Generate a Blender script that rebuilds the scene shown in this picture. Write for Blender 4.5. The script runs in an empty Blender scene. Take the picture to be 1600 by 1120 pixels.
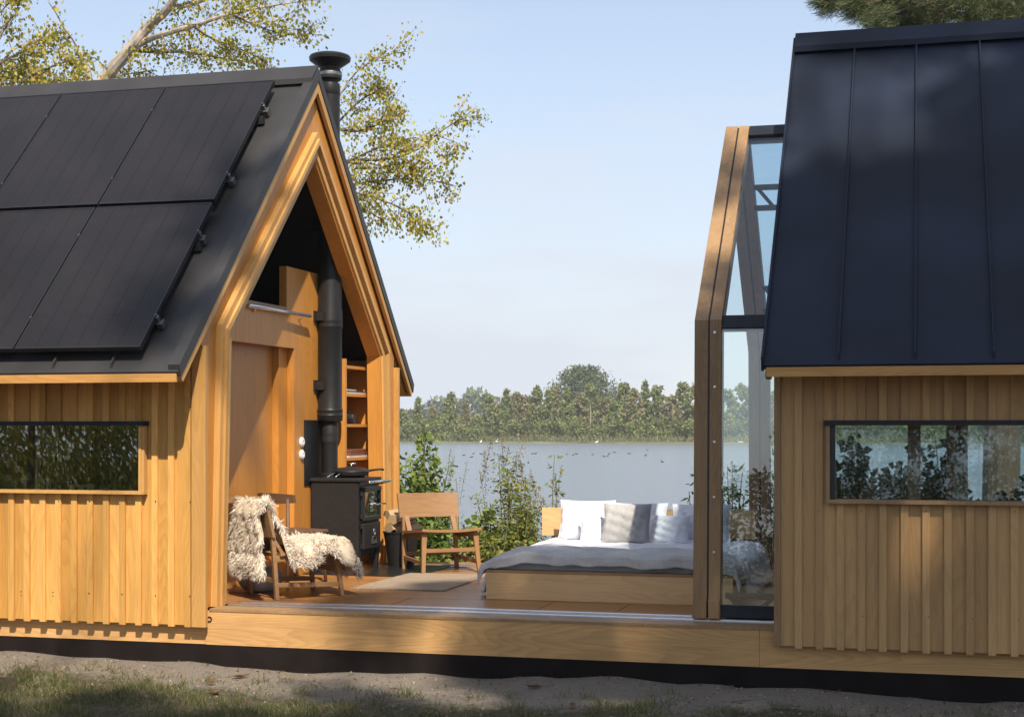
import bpy, math, random
import numpy as np
from mathutils import Vector, Matrix
random.seed(7); rng = np.random.default_rng(11)
scene = bpy.context.scene
C = scene.collection
HAZE = 0.0004
# ---------------------------------------------------------------- camera, sky, sun
TH = math.atan(640/2370); CS, SN = math.cos(TH), math.sin(TH)
HC, HY, FP = 1.33, 668.0, 2370.0
cam = bpy.data.cameras.new('camera'); camo = bpy.data.objects.new('camera', cam); C.objects.link(camo)
cam.sensor_width = 36; cam.lens = FP/1600*36; cam.shift_y = (HY-560)/1600; cam.clip_start = 0.1; cam.clip_end = 4000
camo.location = (0, 0, HC); camo.rotation_euler = (math.pi/2, 0, TH)
scene.camera = camo
SUN = Vector((0.52, -1.0, 1.27)).normalized()
ELEV = math.asin(SUN.z); AZ = math.atan2(SUN.x, SUN.y)
w = bpy.data.worlds.new('World'); scene.world = w; w.use_nodes = True
nt = w.node_tree; nt.nodes.clear()
wo = nt.nodes.new('ShaderNodeOutputWorld'); bg = nt.nodes.new('ShaderNodeBackground'); sky = nt.nodes.new('ShaderNodeTexSky')
sky.sky_type = 'NISHITA'; sky.sun_disc = False; sky.sun_elevation = ELEV; sky.sun_rotation = AZ
sky.air_density = 1.0; sky.dust_density = .35; sky.ozone_density = 2.2; sky.altitude = 0
# thin cirrus veil, in the sky's own direction coordinates
tc = nt.nodes.new('ShaderNodeTexCoord'); mp = nt.nodes.new('ShaderNodeMapping'); mp.inputs['Scale'].default_value = (1.2, 1.2, 7)
nz = nt.nodes.new('ShaderNodeTexNoise'); nz.inputs['Scale'].default_value = 2.2; nz.inputs['Detail'].default_value = 7
rp = nt.nodes.new('ShaderNodeValToRGB'); rp.color_ramp.elements[0].position = .42; rp.color_ramp.elements[1].position = .8
rp.color_ramp.elements[0].color = (.38, .38, .38, 1); rp.color_ramp.elements[1].color = (.82, .82, .82, 1)
sp = nt.nodes.new('ShaderNodeSeparateXYZ'); mr = nt.nodes.new('ShaderNodeMapRange'); mr.inputs[1].default_value = .30; mr.inputs[2].default_value = .0; mr.inputs[3].default_value = .0; mr.inputs[4].default_value = .5
am = nt.nodes.new('ShaderNodeMath'); am.use_clamp = True
mx = nt.nodes.new('ShaderNodeMixRGB'); mx.inputs[2].default_value = (4.2, 4.5, 5.0, 1)
L = nt.links.new
L(tc.outputs['Generated'], mp.inputs[0]); L(mp.outputs[0], nz.inputs[0]); L(nz.outputs[0], rp.inputs[0]); L(tc.outputs['Generated'], sp.inputs[0]); L(sp.outputs[2], mr.inputs[0]); L(mr.outputs[0], am.inputs[0]); L(rp.outputs[0], am.inputs[1]); L(am.outputs[0], mx.inputs[0])
L(sky.outputs[0], mx.inputs[1]); L(mx.outputs[0], bg.inputs[0]); L(bg.outputs[0], wo.inputs[0])
bg.inputs[1].default_value = 0.122
sl = bpy.data.lights.new('sun', 'SUN'); sl.energy = 4.8; sl.angle = math.radians(.55); sl.color = (1.0, .91, .76)
so = bpy.data.objects.new('sun', sl); C.objects.link(so); so.rotation_euler = SUN.to_track_quat('Z', 'Y').to_euler()
scene.view_settings.view_transform = 'Standard'; scene.view_settings.look = 'None'
scene.view_settings.exposure = 0.55; scene.view_settings.gamma = 1
scene.cycles.max_bounces = 8; scene.cycles.transparent_max_bounces = 16

def at(px, py=None, X=None, Y=None, Z=None):          # a point on the photo's line of sight at a chosen depth
    u = (px-800)/FP; v = (HY-(py if py is not None else HY))/FP
    d = (u*CS-SN, u*SN+CS, v)
    t = X/d[0] if X is not None else (Y/d[1] if Y is not None else (Z-HC)/d[2])
    return Vector((d[0]*t, d[1]*t, HC+d[2]*t))

# ---------------------------------------------------------------- materials
M = {}
def newmat(name):
    m = bpy.data.materials.new(name); m.use_nodes = True; n = m.node_tree; n.nodes.clear()
    o = n.nodes.new('ShaderNodeOutputMaterial'); b = n.nodes.new('ShaderNodeBsdfPrincipled'); n.links.new(b.outputs[0], o.inputs[0])
    M[name] = m; return m, n, b, o
def ramp(n, fac, c0, c1, p0=.3, p1=.7):
    r = n.nodes.new('ShaderNodeValToRGB'); e = r.color_ramp.elements
    e[0].position = p0; e[1].position = p1; e[0].color = (*c0, 1); e[1].color = (*c1, 1); n.links.new(fac, r.inputs[0]); return r.outputs[0]
def noise(n, scale, det=4, stretch=(1, 1, 1), rough=.5, coord='Object', dist=0):
    t = n.nodes.new('ShaderNodeTexCoord'); m = n.nodes.new('ShaderNodeMapping'); m.inputs['Scale'].default_value = stretch
    k = n.nodes.new('ShaderNodeTexNoise'); k.inputs['Scale'].default_value = scale; k.inputs['Detail'].default_value = det
    k.inputs['Roughness'].default_value = rough; k.inputs['Distortion'].default_value = dist
    n.links.new(t.outputs[coord], m.inputs[0]); n.links.new(m.outputs[0], k.inputs[0]); return k.outputs[0]
def mul(n, a, b, fac=1.0, mode='MULTIPLY'):
    x = n.nodes.new('ShaderNodeMixRGB'); x.blend_type = mode; x.inputs[0].default_value = fac
    n.links.new(a, x.inputs[1]); n.links.new(b, x.inputs[2]); return x.outputs[0]
def bump(n, b, h, s=.3, d=.01):
    k = n.nodes.new('ShaderNodeBump'); k.inputs['Strength'].default_value = s; k.inputs['Distance'].default_value = d
    n.links.new(h, k.inputs['Height']); n.links.new(k.outputs[0], b.inputs['Normal'])
def island(n):
    return n.nodes.new('ShaderNodeNewGeometry').outputs['Random Per Island']
def simple(name, col, rough=.6, metal=0, var=.15, sc=8, bmp=0, spec=.5):
    m, n, b, o = newmat(name)
    c0 = tuple(x*(1-var) for x in col); c1 = tuple(min(1, x*(1+var)) for x in col)
    f = noise(n, sc, 5); n.links.new(ramp(n, f, c0, c1), b.inputs['Base Color'])
    b.inputs['Roughness'].default_value = rough; b.inputs['Metallic'].default_value = metal
    b.inputs['Specular IOR Level'].default_value = spec
    if bmp: bump(n, b, f, bmp)
    return m
def wood(name, c0, c1, axis='z', rough=.5, board=.35, grain=.35, swirl=0.0, bmp=.12):
    # axis: the direction of the grain
    m, n, b, o = newmat(name)
    st = {'x': (.05, 1, 1), 'y': (1, .05, 1), 'z': (1, 1, .05)}[axis]
    g1 = noise(n, 26, 5, st, .6, dist=swirl); g2 = noise(n, 110, 3, st, .6)
    st2 = {'x': (.25, 1, 1), 'y': (1, .25, 1), 'z': (1, 1, .25)}[axis]
    g3 = noise(n, 3.2, 4, st2, .6)
    base = ramp(n, island(n), tuple(x*(1-board*.5) for x in c0), c1, 0, 1)
    blot = ramp(n, g3, (1-grain*.45,)*3, (1+grain*.22,)*3, .3, .7)
    gr = ramp(n, g1, (1-grain, 1-grain*1.1, 1-grain*1.25), (1.05, 1.05, 1.05), .28, .62)
    fi = ramp(n, g2, (1-grain*.4,)*3, (1.04,)*3, .3, .7)
    # growth rings: contour lines of a slow noise, shifted from board to board
    tcr = n.nodes.new('ShaderNodeTexCoord'); mpr = n.nodes.new('ShaderNodeMapping'); mpr.inputs['Scale'].default_value = {'x': (.10, 1, 1), 'y': (1, .10, 1), 'z': (1, 1, .10)}[axis]
    va = n.nodes.new('ShaderNodeVectorMath'); va.operation = 'ADD'; vs_ = n.nodes.new('ShaderNodeVectorMath'); vs_.operation = 'SCALE'; vs_.inputs[0].default_value = (7.3, 3.1, 5.7); n.links.new(island(n), vs_.inputs['Scale'])
    n.links.new(tcr.outputs['Object'], mpr.inputs[0]); n.links.new(mpr.outputs[0], va.inputs[0]); n.links.new(vs_.outputs[0], va.inputs[1])
    kn_ = n.nodes.new('ShaderNodeTexNoise'); kn_.inputs['Scale'].default_value = 3.0; kn_.inputs['Detail'].default_value = 1.5; n.links.new(va.outputs[0], kn_.inputs[0])
    m1 = n.nodes.new('ShaderNodeMath'); m1.operation = 'MULTIPLY'; m1.inputs[1].default_value = 46.0; n.links.new(kn_.outputs[0], m1.inputs[0])
    m2 = n.nodes.new('ShaderNodeMath'); m2.operation = 'FRACT'; n.links.new(m1.outputs[0], m2.inputs[0])
    rg_ = ramp(n, m2.outputs[0], (1.03, 1.03, 1.03), (1-grain*.55, 1-grain*.65, 1-grain*.8), .35, .97)
    c = mul(n, mul(n, mul(n, mul(n, base, blot), gr, .35), fi, .8), rg_, .55)
    n.links.new(c, b.inputs['Base Color']); b.inputs['Roughness'].default_value = rough
    b.inputs['Specular IOR Level'].default_value = .35
    bump(n, b, g2, bmp, .003)
    return m
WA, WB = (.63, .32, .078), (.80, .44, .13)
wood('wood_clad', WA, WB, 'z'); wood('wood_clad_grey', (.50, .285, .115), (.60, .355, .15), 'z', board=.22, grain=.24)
wood('wood_x', (.64, .35, .13), (.72, .42, .175), 'x', swirl=.9, grain=.42); wood('wood_x_fascia', (.52, .26, .075), (.62, .32, .10), 'x')
wood('wood_y', WA, WB, 'y'); wood('wood_trim', (.55, .29, .085), (.68, .38, .13), 'z', grain=.25)
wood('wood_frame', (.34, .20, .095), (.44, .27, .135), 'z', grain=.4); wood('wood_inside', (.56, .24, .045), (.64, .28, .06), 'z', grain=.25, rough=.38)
wood('wood_floor', (.40, .18, .060), (.50, .24, .085), 'x', rough=.33, grain=.5)
wood('plywood', (.74, .45, .21), (.80, .51, .25), 'x', grain=.25, swirl=1.2)
wood('oak', (.34, .185, .085), (.42, .24, .115), 'x', grain=.3, rough=.45); wood('oak_dark', (.14, .075, .04), (.18, .10, .055), 'x', grain=.3)
wood('log_wood', (.40, .25, .13), (.62, .44, .27), 'x', grain=.5); wood('bark_brown', (.16, .11, .08), (.22, .16, .11), 'z', grain=.6, bmp=.6)
simple('roof_metal', (.037, .035, .036), .50, .0, .22, 2.2, .03, .32); simple('roof_metal_shaded', (.011, .015, .028), .46, 0, .45, 1.3, .05, .20)  # right roof's copy: tree shade and sky blue put into its colour
simple('black_metal', (.012, .012, .013), .42, 0, .2, 9); simple('flue_black', (.016, .0155, .016), .42, 0, .15, 5, 0, .3); simple('flashing', (.012, .014, .021), .45, 0, .15, 8, 0, .3)
simple('stove_black', (.019, .018, .018), .5, 0, .2, 30, .02, .3); simple('steel', (.78, .79, .82), .33, 1, .06, 20); simple('chrome', (.8, .8, .82), .12, 1, .05)
simple('beam_dark', (.013, .009, .008), .85, 0, .25, 6, 0, .12); simple('interior_shade', (.012, .009, .008), .9, 0, .3, 4); simple('white_plastic', (.75, .75, .76), .4)
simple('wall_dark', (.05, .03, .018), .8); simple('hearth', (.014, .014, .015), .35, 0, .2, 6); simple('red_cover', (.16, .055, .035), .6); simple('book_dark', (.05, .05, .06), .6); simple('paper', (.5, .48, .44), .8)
simple('ceramic', (.6, .62, .58), .3); simple('cream_fleece', (.58, .46, .34), .9, 0, .2, 14)
def fabric(name, c0, c1, sc=260, bm=.25, fold=0):
    m, n, b, o = newmat(name)
    wv = noise(n, sc, 2, (1, 1, 1), .7); g = noise(n, 6, 4)
    c = mul(n, ramp(n, wv, c0, c1, .35, .65), ramp(n, g, (.88,)*3, (1.05,)*3)); n.links.new(c, b.inputs['Base Color'])
    b.inputs['Roughness'].default_value = .92; b.inputs['Specular IOR Level'].default_value = .15
    b.inputs['Sheen Weight'].default_value = .15
    h = mul(n, wv, noise(n, 9, 5, (1, 1, 1), .6, dist=1.2), fold if fold else 0, 'MIX')
    bump(n, b, h, bm, .02 if fold else .004)
fabric('linen_white', (.80, .80, .86), (.88, .88, .93), 200, .5, .85); fabric('throw_grey', (.44, .425, .42), (.70, .68, .66), 190, .5)
fabric('pillow_grey', (.34, .33, .33), (.50, .49, .485), 190, .5); fabric('rug_weave', (.20, .14, .09), (.42, .32, .22), 90, .8); fabric('pouf_grey', (.28, .27, .26), (.42, .40, .38), 160, .4)
# glass: see-through, tinted, with a mirror share that grows at a slant
def glass(name, tint, base=.09, gl=(1, 1, 1), ior=1.5):
    m, n, b, o = newmat(name); n.nodes.remove(b)
    tr = n.nodes.new('ShaderNodeBsdfTransparent'); tr.inputs[0].default_value = (*tint, 1)
    g = n.nodes.new('ShaderNodeBsdfGlossy'); g.inputs['Roughness'].default_value = .01; g.inputs[0].default_value = (*gl, 1)
    lw = n.nodes.new('ShaderNodeLayerWeight'); lw.inputs[0].default_value = .5; fr = n.nodes.new('ShaderNodeMath'); fr.operation = 'POWER'; fr.inputs[1].default_value = 4.0; n.links.new(lw.outputs['Facing'], fr.inputs[0])
    ma = n.nodes.new('ShaderNodeMath'); ma.operation = 'MULTIPLY_ADD'; ma.inputs[1].default_value = 1.0; ma.inputs[2].default_value = base
    mxs = n.nodes.new('ShaderNodeMixShader'); n.links.new(fr.outputs[0], ma.inputs[0]); n.links.new(ma.outputs[0], mxs.inputs[0])
    n.links.new(tr.outputs[0], mxs.inputs[1]); n.links.new(g.outputs[0], mxs.inputs[2]); n.links.new(mxs.outputs[0], o.inputs[0])
glass('glass_clear', (.92, .97, .97), .10); glass('glass_roof', (.84, .91, .94), .05); glass('glass_window', (.84, .88, .90), .02); glass('glass_kitchen', (.72, .72, .68), .22)
# foliage: colour by leaf, part of the light passes through
def leafmat(name, cols, trans=.35, rough=.5):
    m, n, b, o = newmat(name)
    r = n.nodes.new('ShaderNodeValToRGB'); e = r.color_ramp.elements; e[0].position = 0; e[0].color = (*cols[0], 1); e[1].position = 1; e[1].color = (*cols[-1], 1)
    for i, c in enumerate(cols[1:-1]): x = e.new((i+1)/(len(cols)-1)); x.color = (*c, 1)
    n.links.new(island(n), r.inputs[0]); c = mul(n, r.outputs[0], ramp(n, noise(n, .55, 3), (.72, .75, .72), (1.2, 1.15, 1.1)))
    n.links.new(c, b.inputs['Base Color']); b.inputs['Roughness'].default_value = rough; b.inputs['Specular IOR Level'].default_value = .3
    t = n.nodes.new('ShaderNodeBsdfTranslucent'); n.links.new(c, t.inputs[0])
    x = n.nodes.new('ShaderNodeMixShader'); x.inputs[0].default_value = trans
    n.links.new(b.outputs[0], x.inputs[1]); n.links.new(t.outputs[0], x.inputs[2]); n.links.new(x.outputs[0], o.inputs[0])
leafmat('leaf_aspen', [(.20, .25, .035), (.38, .36, .05), (.50, .42, .08), (.42, .26, .09)]); leafmat('leaf_green', [(.07, .13, .02), (.14, .24, .04), (.22, .32, .07)])
leafmat('leaf_bush', [(.09, .14, .025), (.20, .25, .05), (.32, .33, .08), (.38, .29, .13)]); leafmat('leaf_bush2', [(.08, .14, .02), (.15, .23, .04), (.24, .32, .07), (.28, .30, .10)]); leafmat('leaf_dark', [(.02, .04, .012), (.04, .07, .02), (.07, .09, .03)], .2)
leafmat('leaf_seed', [(.20, .15, .10), (.34, .27, .18), (.30, .20, .16)]); leafmat('needle', [(.035, .06, .025), (.09, .12, .05), (.20, .20, .09)], .2)
leafmat('leaf_far_olive', [(.15, .20, .06), (.23, .27, .09), (.31, .31, .13)], .3); leafmat('leaf_far_green', [(.09, .125, .055), (.13, .165, .075)], .25)
leafmat('leaf_far_tan', [(.23, .22, .09), (.32, .29, .15)], .3); leafmat('leaf_far_bush', [(.11, .16, .04), (.17, .20, .06), (.22, .21, .09)], .3); leafmat('reed', [(.16, .18, .08), (.26, .25, .14)], .3)
leafmat('grass_blade', [(.06, .10, .025), (.13, .14, .045), (.30, .24, .13)], .3); leafmat('dry_leaf', [(.16, .08, .04), (.22, .12, .07)], .2)
simple('bark_pale', (.40, .34, .28), .8, 0, .35, 9, .3); simple('stem', (.12, .14, .05), .7); simple('twig', (.10, .075, .055), .8)
# fleece locks
m, n, b, o = newmat('fleece')
n.links.new(ramp(n, island(n), (.58, .47, .35), (.86, .78, .68), 0, 1), b.inputs['Base Color']); b.inputs['Roughness'].default_value = .8; b.inputs['Sheen Weight'].default_value = .05
# solar cells: fine lines
m, n, b, o = newmat('solar_cells')
t = n.nodes.new('ShaderNodeTexCoord'); sx = n.nodes.new('ShaderNodeSeparateXYZ'); n.links.new(t.outputs['Object'], sx.inputs[0])
def tri(src, k, lo):
    a = n.nodes.new('ShaderNodeMath'); a.operation = 'MULTIPLY'; a.inputs[1].default_value = k; n.links.new(src, a.inputs[0])
    f = n.nodes.new('ShaderNodeMath'); f.operation = 'FRACT'; n.links.new(a.outputs[0], f.inputs[0])
    g = n.nodes.new('ShaderNodeMath'); g.operation = 'LESS_THAN'; g.inputs[1].default_value = lo; n.links.new(f.outputs[0], g.inputs[0]); return g.outputs[0]
busb = tri(sx.outputs[0], 1/.0166, .16); rows = tri(sx.outputs[1], 1/.012, .35); cell = tri(sx.outputs[0], 1/.166, .022); cellr = tri(sx.outputs[1], 1/.1165, .02)
dash = n.nodes.new('ShaderNodeMath'); dash.operation = 'MULTIPLY'; n.links.new(busb, dash.inputs[0]); n.links.new(rows, dash.inputs[1])
mxa = n.nodes.new('ShaderNodeMixRGB'); mxa.inputs[1].default_value = (.008, .007, .008, 1); mxa.inputs[2].default_value = (.13, .115, .115, 1); n.links.new(dash.outputs[0], mxa.inputs[0])
mxb = n.nodes.new('ShaderNodeMixRGB'); mxb.inputs[2].default_value = (.011, .010, .012, 1); n.links.new(mxa.outputs[0], mxb.inputs[1])
mm = n.nodes.new('ShaderNodeMath'); mm.operation = 'MAXIMUM'; n.links.new(cell, mm.inputs[0]); n.links.new(cellr, mm.inputs[1]); n.links.new(mm.outputs[0], mxb.inputs[0])
n.links.new(mul(n, mxb.outputs[0], ramp(n, noise(n, 1.6, 4), (.8, .8, .8), (1.4, 1.3, 1.3))), b.inputs['Base Color']); b.inputs['Roughness'].default_value = .30; b.inputs['Specular IOR Level'].default_value = .25
# ground
m, n, b, o = newmat('ground')
f = noise(n, 1.1, 6, (1, 1, 1), .62); f2 = noise(n, 14, 6, (1, 1, 1), .7); f3 = noise(n, 90, 4, (1, 1, 1), .7)
sand = ramp(n, f3, (.16, .13, .10), (.42, .36, .29), .3, .72); turf = ramp(n, f2, (.045, .05, .02), (.17, .13, .075), .35, .65)
t = n.nodes.new('ShaderNodeTexCoord'); sx = n.nodes.new('ShaderNodeSeparateXYZ'); n.links.new(t.outputs['Object'], sx.inputs[0])
near = n.nodes.new('ShaderNodeMapRange'); near.inputs[1].default_value = 8.9; near.inputs[2].default_value = 9.9; n.links.new(sx.outputs[1], near.inputs[0])
ad = n.nodes.new('ShaderNodeMath'); ad.operation = 'MULTIPLY_ADD'; ad.inputs[1].default_value = .55; n.links.new(near.outputs[0], ad.inputs[0]); n.links.new(f, ad.inputs[2])
fa = n.nodes.new('ShaderNodeMath'); fa.operation = 'MULTIPLY_ADD'; fa.inputs[1].default_value = .35; n.links.new(f2, fa.inputs[0]); n.links.new(ad.outputs[0], fa.inputs[2])
rr = ramp(n, fa.outputs[0], (0, 0, 0), (1, 1, 1), .72, .92)
x = n.nodes.new('ShaderNodeMixRGB'); n.links.new(rr, x.inputs[0]); n.links.new(turf, x.inputs[1]); n.links.new(sand, x.inputs[2]); n.links.new(x.outputs[0], b.inputs['Base Color'])
b.inputs['Roughness'].default_value = .95; bump(n, b, mul(n, f2, f3, .5, 'MIX'), 1.0, .06)
simple('sand_clod', (.26, .22, .17), .95, 0, .3, 20); simple('far_land', (.12, .12, .06), .95, 0, .3, .2)
# water
m, n, b, o = newmat('water')
b.inputs['Base Color'].default_value = (.17, .195, .22, 1); b.inputs['Roughness'].default_value = .22; b.inputs['IOR'].default_value = 1.33
h = mul(n, noise(n, 1.6, 6, (.55, 1.0, 1), .7), noise(n, .10, 4, (.3, 1, 1), .6), .25, 'MIX'); bump(n, b, h, 1.0, .30)

# ---------------------------------------------------------------- mesh building
ORG = {}
class MB:
    def __init__(s): s.v = []; s.f = []
    def add(s, vs, fs):
        k = len(s.v); s.v += [tuple(p) for p in vs]; s.f += [tuple(i+k for i in f) for f in fs]; return s
    def hexa(s, p):   # 8 points: bottom 4 (ccw), top 4
        return s.add(p, [(3, 2, 1, 0), (4, 5, 6, 7), (0, 1, 5, 4), (1, 2, 6, 5), (2, 3, 7, 6), (3, 0, 4, 7)])
    def box(s, x0, x1, y0, y1, z0, z1, b=0):
        if b <= 0: return s.hexa([(x0, y0, z0), (x1, y0, z0), (x1, y1, z0), (x0, y1, z0), (x0, y0, z1), (x1, y0, z1), (x1, y1, z1), (x0, y1, z1)])
        # chamfered along vertical front edges and top: octagonal section
        k = [(x0+b, y0), (x1-b, y0), (x1, y0+b), (x1, y1-b), (x1-b, y1), (x0+b, y1), (x0, y1-b), (x0, y0+b)]
        kk = [(x0+2*b, y0+b), (x1-2*b, y0+b), (x1-b, y0+2*b), (x1-b, y1-2*b), (x1-2*b, y1-b), (x0+2*b, y1-b), (x0+b, y1-2*b), (x0+b, y0+2*b)]
        vs = [(*p, z0) for p in kk]+[(*p, z0+b) for p in k]+[(*p, z1-b) for p in k]+[(*p, z1) for p in kk]
        fs = [tuple(range(7, -1, -1)), tuple(range(24, 32))]
        for r in range(3):
            for i in range(8): j = (i+1) % 8; fs.append((r*8+i, r*8+j, r*8+8+j, r*8+8+i))
        return s.add(vs, fs)
    def beam(s, p0, p1, w, h, up=(0, 0, 1), w1=None, h1=None):
        p0, p1 = Vector(p0), Vector(p1); d = (p1-p0).normalized(); r = d.cross(Vector(up)).normalized(); u = r.cross(d)
        w1 = w if w1 is None else w1; h1 = h if h1 is None else h1
        a = [p0+r*(w/2*i)+u*(h/2*j) for i, j in ((-1, -1), (1, -1), (1, 1), (-1, 1))]; b = [p1+r*(w1/2*i)+u*(h1/2*j) for i, j in ((-1, -1), (1, -1), (1, 1), (-1, 1))]
        return s.hexa(a+b)
    def extrude(s, poly, x0, x1):      # polygon in (y, z), extruded along x
        k = len(poly); vs = [(x0, *p) for p in poly]+[(x1, *p) for p in poly]
        return s.add(vs, [tuple(range(k-1, -1, -1)), tuple(range(k, 2*k))]+[(i, (i+1) % k, k+(i+1) % k, k+i) for i in range(k)])
    def band(s, outer, inner, x0, x1):
        for i in range(len(outer)-1):
            a, b, c, d = outer[i], outer[i+1], inner[i+1], inner[i]
            s.extrude([a, b, c, d], x0, x1)
        return s
    def tube(s, pts, rad, n=8, cap=True):
        pts = [Vector(p) for p in pts]; m_ = len(pts); rad = rad if hasattr(rad, '__len__') else [rad]*m_; vs = []; prev = None
        for i, p in enumerate(pts):
            d = (pts[min(i+1, m_-1)]-pts[max(i-1, 0)]).normalized()
            if prev is None: r = d.orthogonal().normalized()
            else: r = (prev-d*prev.dot(d)).normalized()
            prev = r; u = d.cross(r)
            vs += [p+(r*math.cos(6.28318*k/n)+u*math.sin(6.28318*k/n))*rad[i] for k in range(n)]
        fs = [(i*n+k, i*n+(k+1) % n, (i+1)*n+(k+1) % n, (i+1)*n+k) for i in range(m_-1) for k in range(n)]
        if cap: fs += [tuple(range(n-1, -1, -1)), tuple(range((m_-1)*n, m_*n))]
        return s.add(vs, fs)
    def lathe(s, prof, c=(0, 0, 0), n=32):
        vs = [(c[0]+r*math.cos(6.28318*k/n), c[1]+r*math.sin(6.28318*k/n), c[2]+z) for r, z in prof for k in range(n)]; q = len(prof)
        fs = [(i*n+k, i*n+(k+1) % n, (i+1)*n+(k+1) % n, (i+1)*n+k) for i in range(q-1) for k in range(n)]
        return s.add(vs, fs+[tuple(range(n-1, -1, -1)), tuple(range((q-1)*n, q*n))])
    def build(s, name, mat, parent=None, smooth=False, bevel=0, world=None):
        off = (0, 0, 0)
        if parent is not None: off = ORG.get(root(parent).name, (0, 0, 0))
        me = bpy.data.meshes.new(name); me.from_pydata([(a-off[0], b_-off[1], c_-off[2]) for a, b_, c_ in s.v], [], s.f); me.materials.append(M[mat]); me.update()
        if smooth: me.polygons.foreach_set('use_smooth', [True]*len(me.polygons))
        o = bpy.data.objects.new(name, me); C.objects.link(o)
        if parent is not None: o.parent = parent
        if bevel: b = o.modifiers.new('b', 'BEVEL'); b.width = bevel; b.segments = 2; b.limit_method = 'ANGLE'
        return o
def root(o):
    while o.parent is not None: o = o.parent
    return o
def thing(name, label, cat, loc=(0, 0, 0), rotz=0, group=None, world=True):   # world: parts are given in world coordinates
    o = bpy.data.objects.new(name, None); C.objects.link(o); o.location = loc; o.rotation_euler = (0, 0, rotz); o.empty_display_size = .1
    o['label'] = label; o['category'] = cat
    if group: o['group'] = group
    if world: ORG[o.name] = tuple(loc)
    return o
def tag(o, label=None, cat=None, group=None, kind=None):
    for k, v in (('label', label), ('category', cat), ('group', group), ('kind', kind)):
        if v: o[k] = v
    return o
def smooth_by_angle(o, a=40):
    me = o.data; me.polygons.foreach_set('use_smooth', [True]*len(me.polygons)); me.set_sharp_from_angle(angle=math.radians(a)); return o
def npmesh(name, V, F, mat, parent=None, smooth=False):
    off = ORG.get(root(parent).name, (0, 0, 0)) if parent is not None else (0, 0, 0)
    V = np.asarray(V, dtype=np.float32)-np.array(off, dtype=np.float32); F = np.asarray(F, dtype=np.int32); k = F.shape[1]
    me = bpy.data.meshes.new(name); me.vertices.add(len(V)); me.vertices.foreach_set('co', V.ravel()); me.loops.add(F.size); me.loops.foreach_set('vertex_index', F.ravel())
    me.polygons.add(len(F)); me.polygons.foreach_set('loop_start', np.arange(0, F.size, k, dtype=np.int32)); me.polygons.foreach_set('loop_total', np.full(len(F), k, dtype=np.int32))
    if smooth: me.polygons.foreach_set('use_smooth', np.ones(len(F), dtype=bool))
    me.materials.append(M[mat]); me.update(calc_edges=True); o = bpy.data.objects.new(name, me); C.objects.link(o)
    if parent is not None: o.parent = parent
    return o
def unit(a): return a/np.maximum(np.linalg.norm(a, axis=1, keepdims=True), 1e-9)
def leaves(P, size, asp=.6, up=.35, dirs=None, fold=.25):   # folded leaf blades (two quads sharing a rib) at the points P
    P = np.asarray(P, dtype=float); k = len(P); d = rng.normal(size=(k, 3)) if dirs is None else np.asarray(dirs)+rng.normal(size=(k, 3))*.35
    d = unit(d); r = rng.normal(size=(k, 3)); r[:, 2] += up; nrm = unit(r); s_ = unit(np.cross(d, nrm)); nn = np.cross(s_, d)
    L_ = (size*(.6+.8*rng.random(k)))[:, None]; W = L_*asp*.5
    a = P; b = P+d*L_*.45+s_*W+nn*W*fold; c = P+d*L_; e = P+d*L_*.45-s_*W+nn*W*fold
    V = np.stack([a, b, c, e], 1).reshape(-1, 3); i = np.arange(k)*4
    F = np.concatenate([np.stack([i, i+1, i+2], 1), np.stack([i, i+2, i+3], 1)]); return V, F
def ball(k): v = unit(rng.normal(size=(k, 3))); return v*(rng.random((k, 1))**(1/2.2))

# ================================================================= SETTING
YC = 12.26
def gz(x, y):
    z = -.41+.02*math.sin(x*1.3+y)+.012*math.sin(x*4.1-y*3.3)+.008*math.sin(x*9.7+y*7)
    if y > 15.2: z -= min(1.5, (y-15.2)*.33)
    return z
gx = sorted(set([-60, -40, -25, -15, -11]+[round(-9+.14*i, 3) for i in range(100)]+[7, 12, 20, 40, 60])); gy = sorted(set([-60, -30, -15, -5, 0, 3, 5]+[round(6+.12*i, 3) for i in range(45)]+[11.8, 12.5, 13.5, 14.4, 15.2, 15.8, 16.4, 17, 18, 19, 20, 21]))
mb = MB(); nx, ny = len(gx), len(gy)
mb.add([(x, y, gz(x, y)+random.uniform(-.006, .006)) for y in gy for x in gx], [(j*nx+i, j*nx+i+1, (j+1)*nx+i+1, (j+1)*nx+i) for j in range(ny-1) for i in range(nx-1)])
g = mb.build('ground', 'ground', smooth=True); tag(g, kind='structure')
WZ = -1.27
g = MB().add([(-900, 15.5, WZ), (900, 15.5, WZ), (900, 660, WZ), (-900, 660, WZ)], [(0, 1, 2, 3)]).build('water', 'water'); tag(g, kind='structure')
mb = MB(); xs = np.linspace(-500, 300, 161); V = []; F = []
for x in xs:
    y0 = 243+3*math.sin(x*.05)+1.5*math.sin(x*.21); V += [(x, y0, WZ-.2), (x, y0+1.5, WZ+.25), (x, y0+30, WZ+.6), (x, 650, WZ+.7)]
for i in range(160):
    for j in range(3): F.append((i*4+j, i*4+4+j, i*4+5+j, i*4+1+j))
g = mb.add(V, F).build('terrain', 'far_land'); tag(g, kind='structure')

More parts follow.
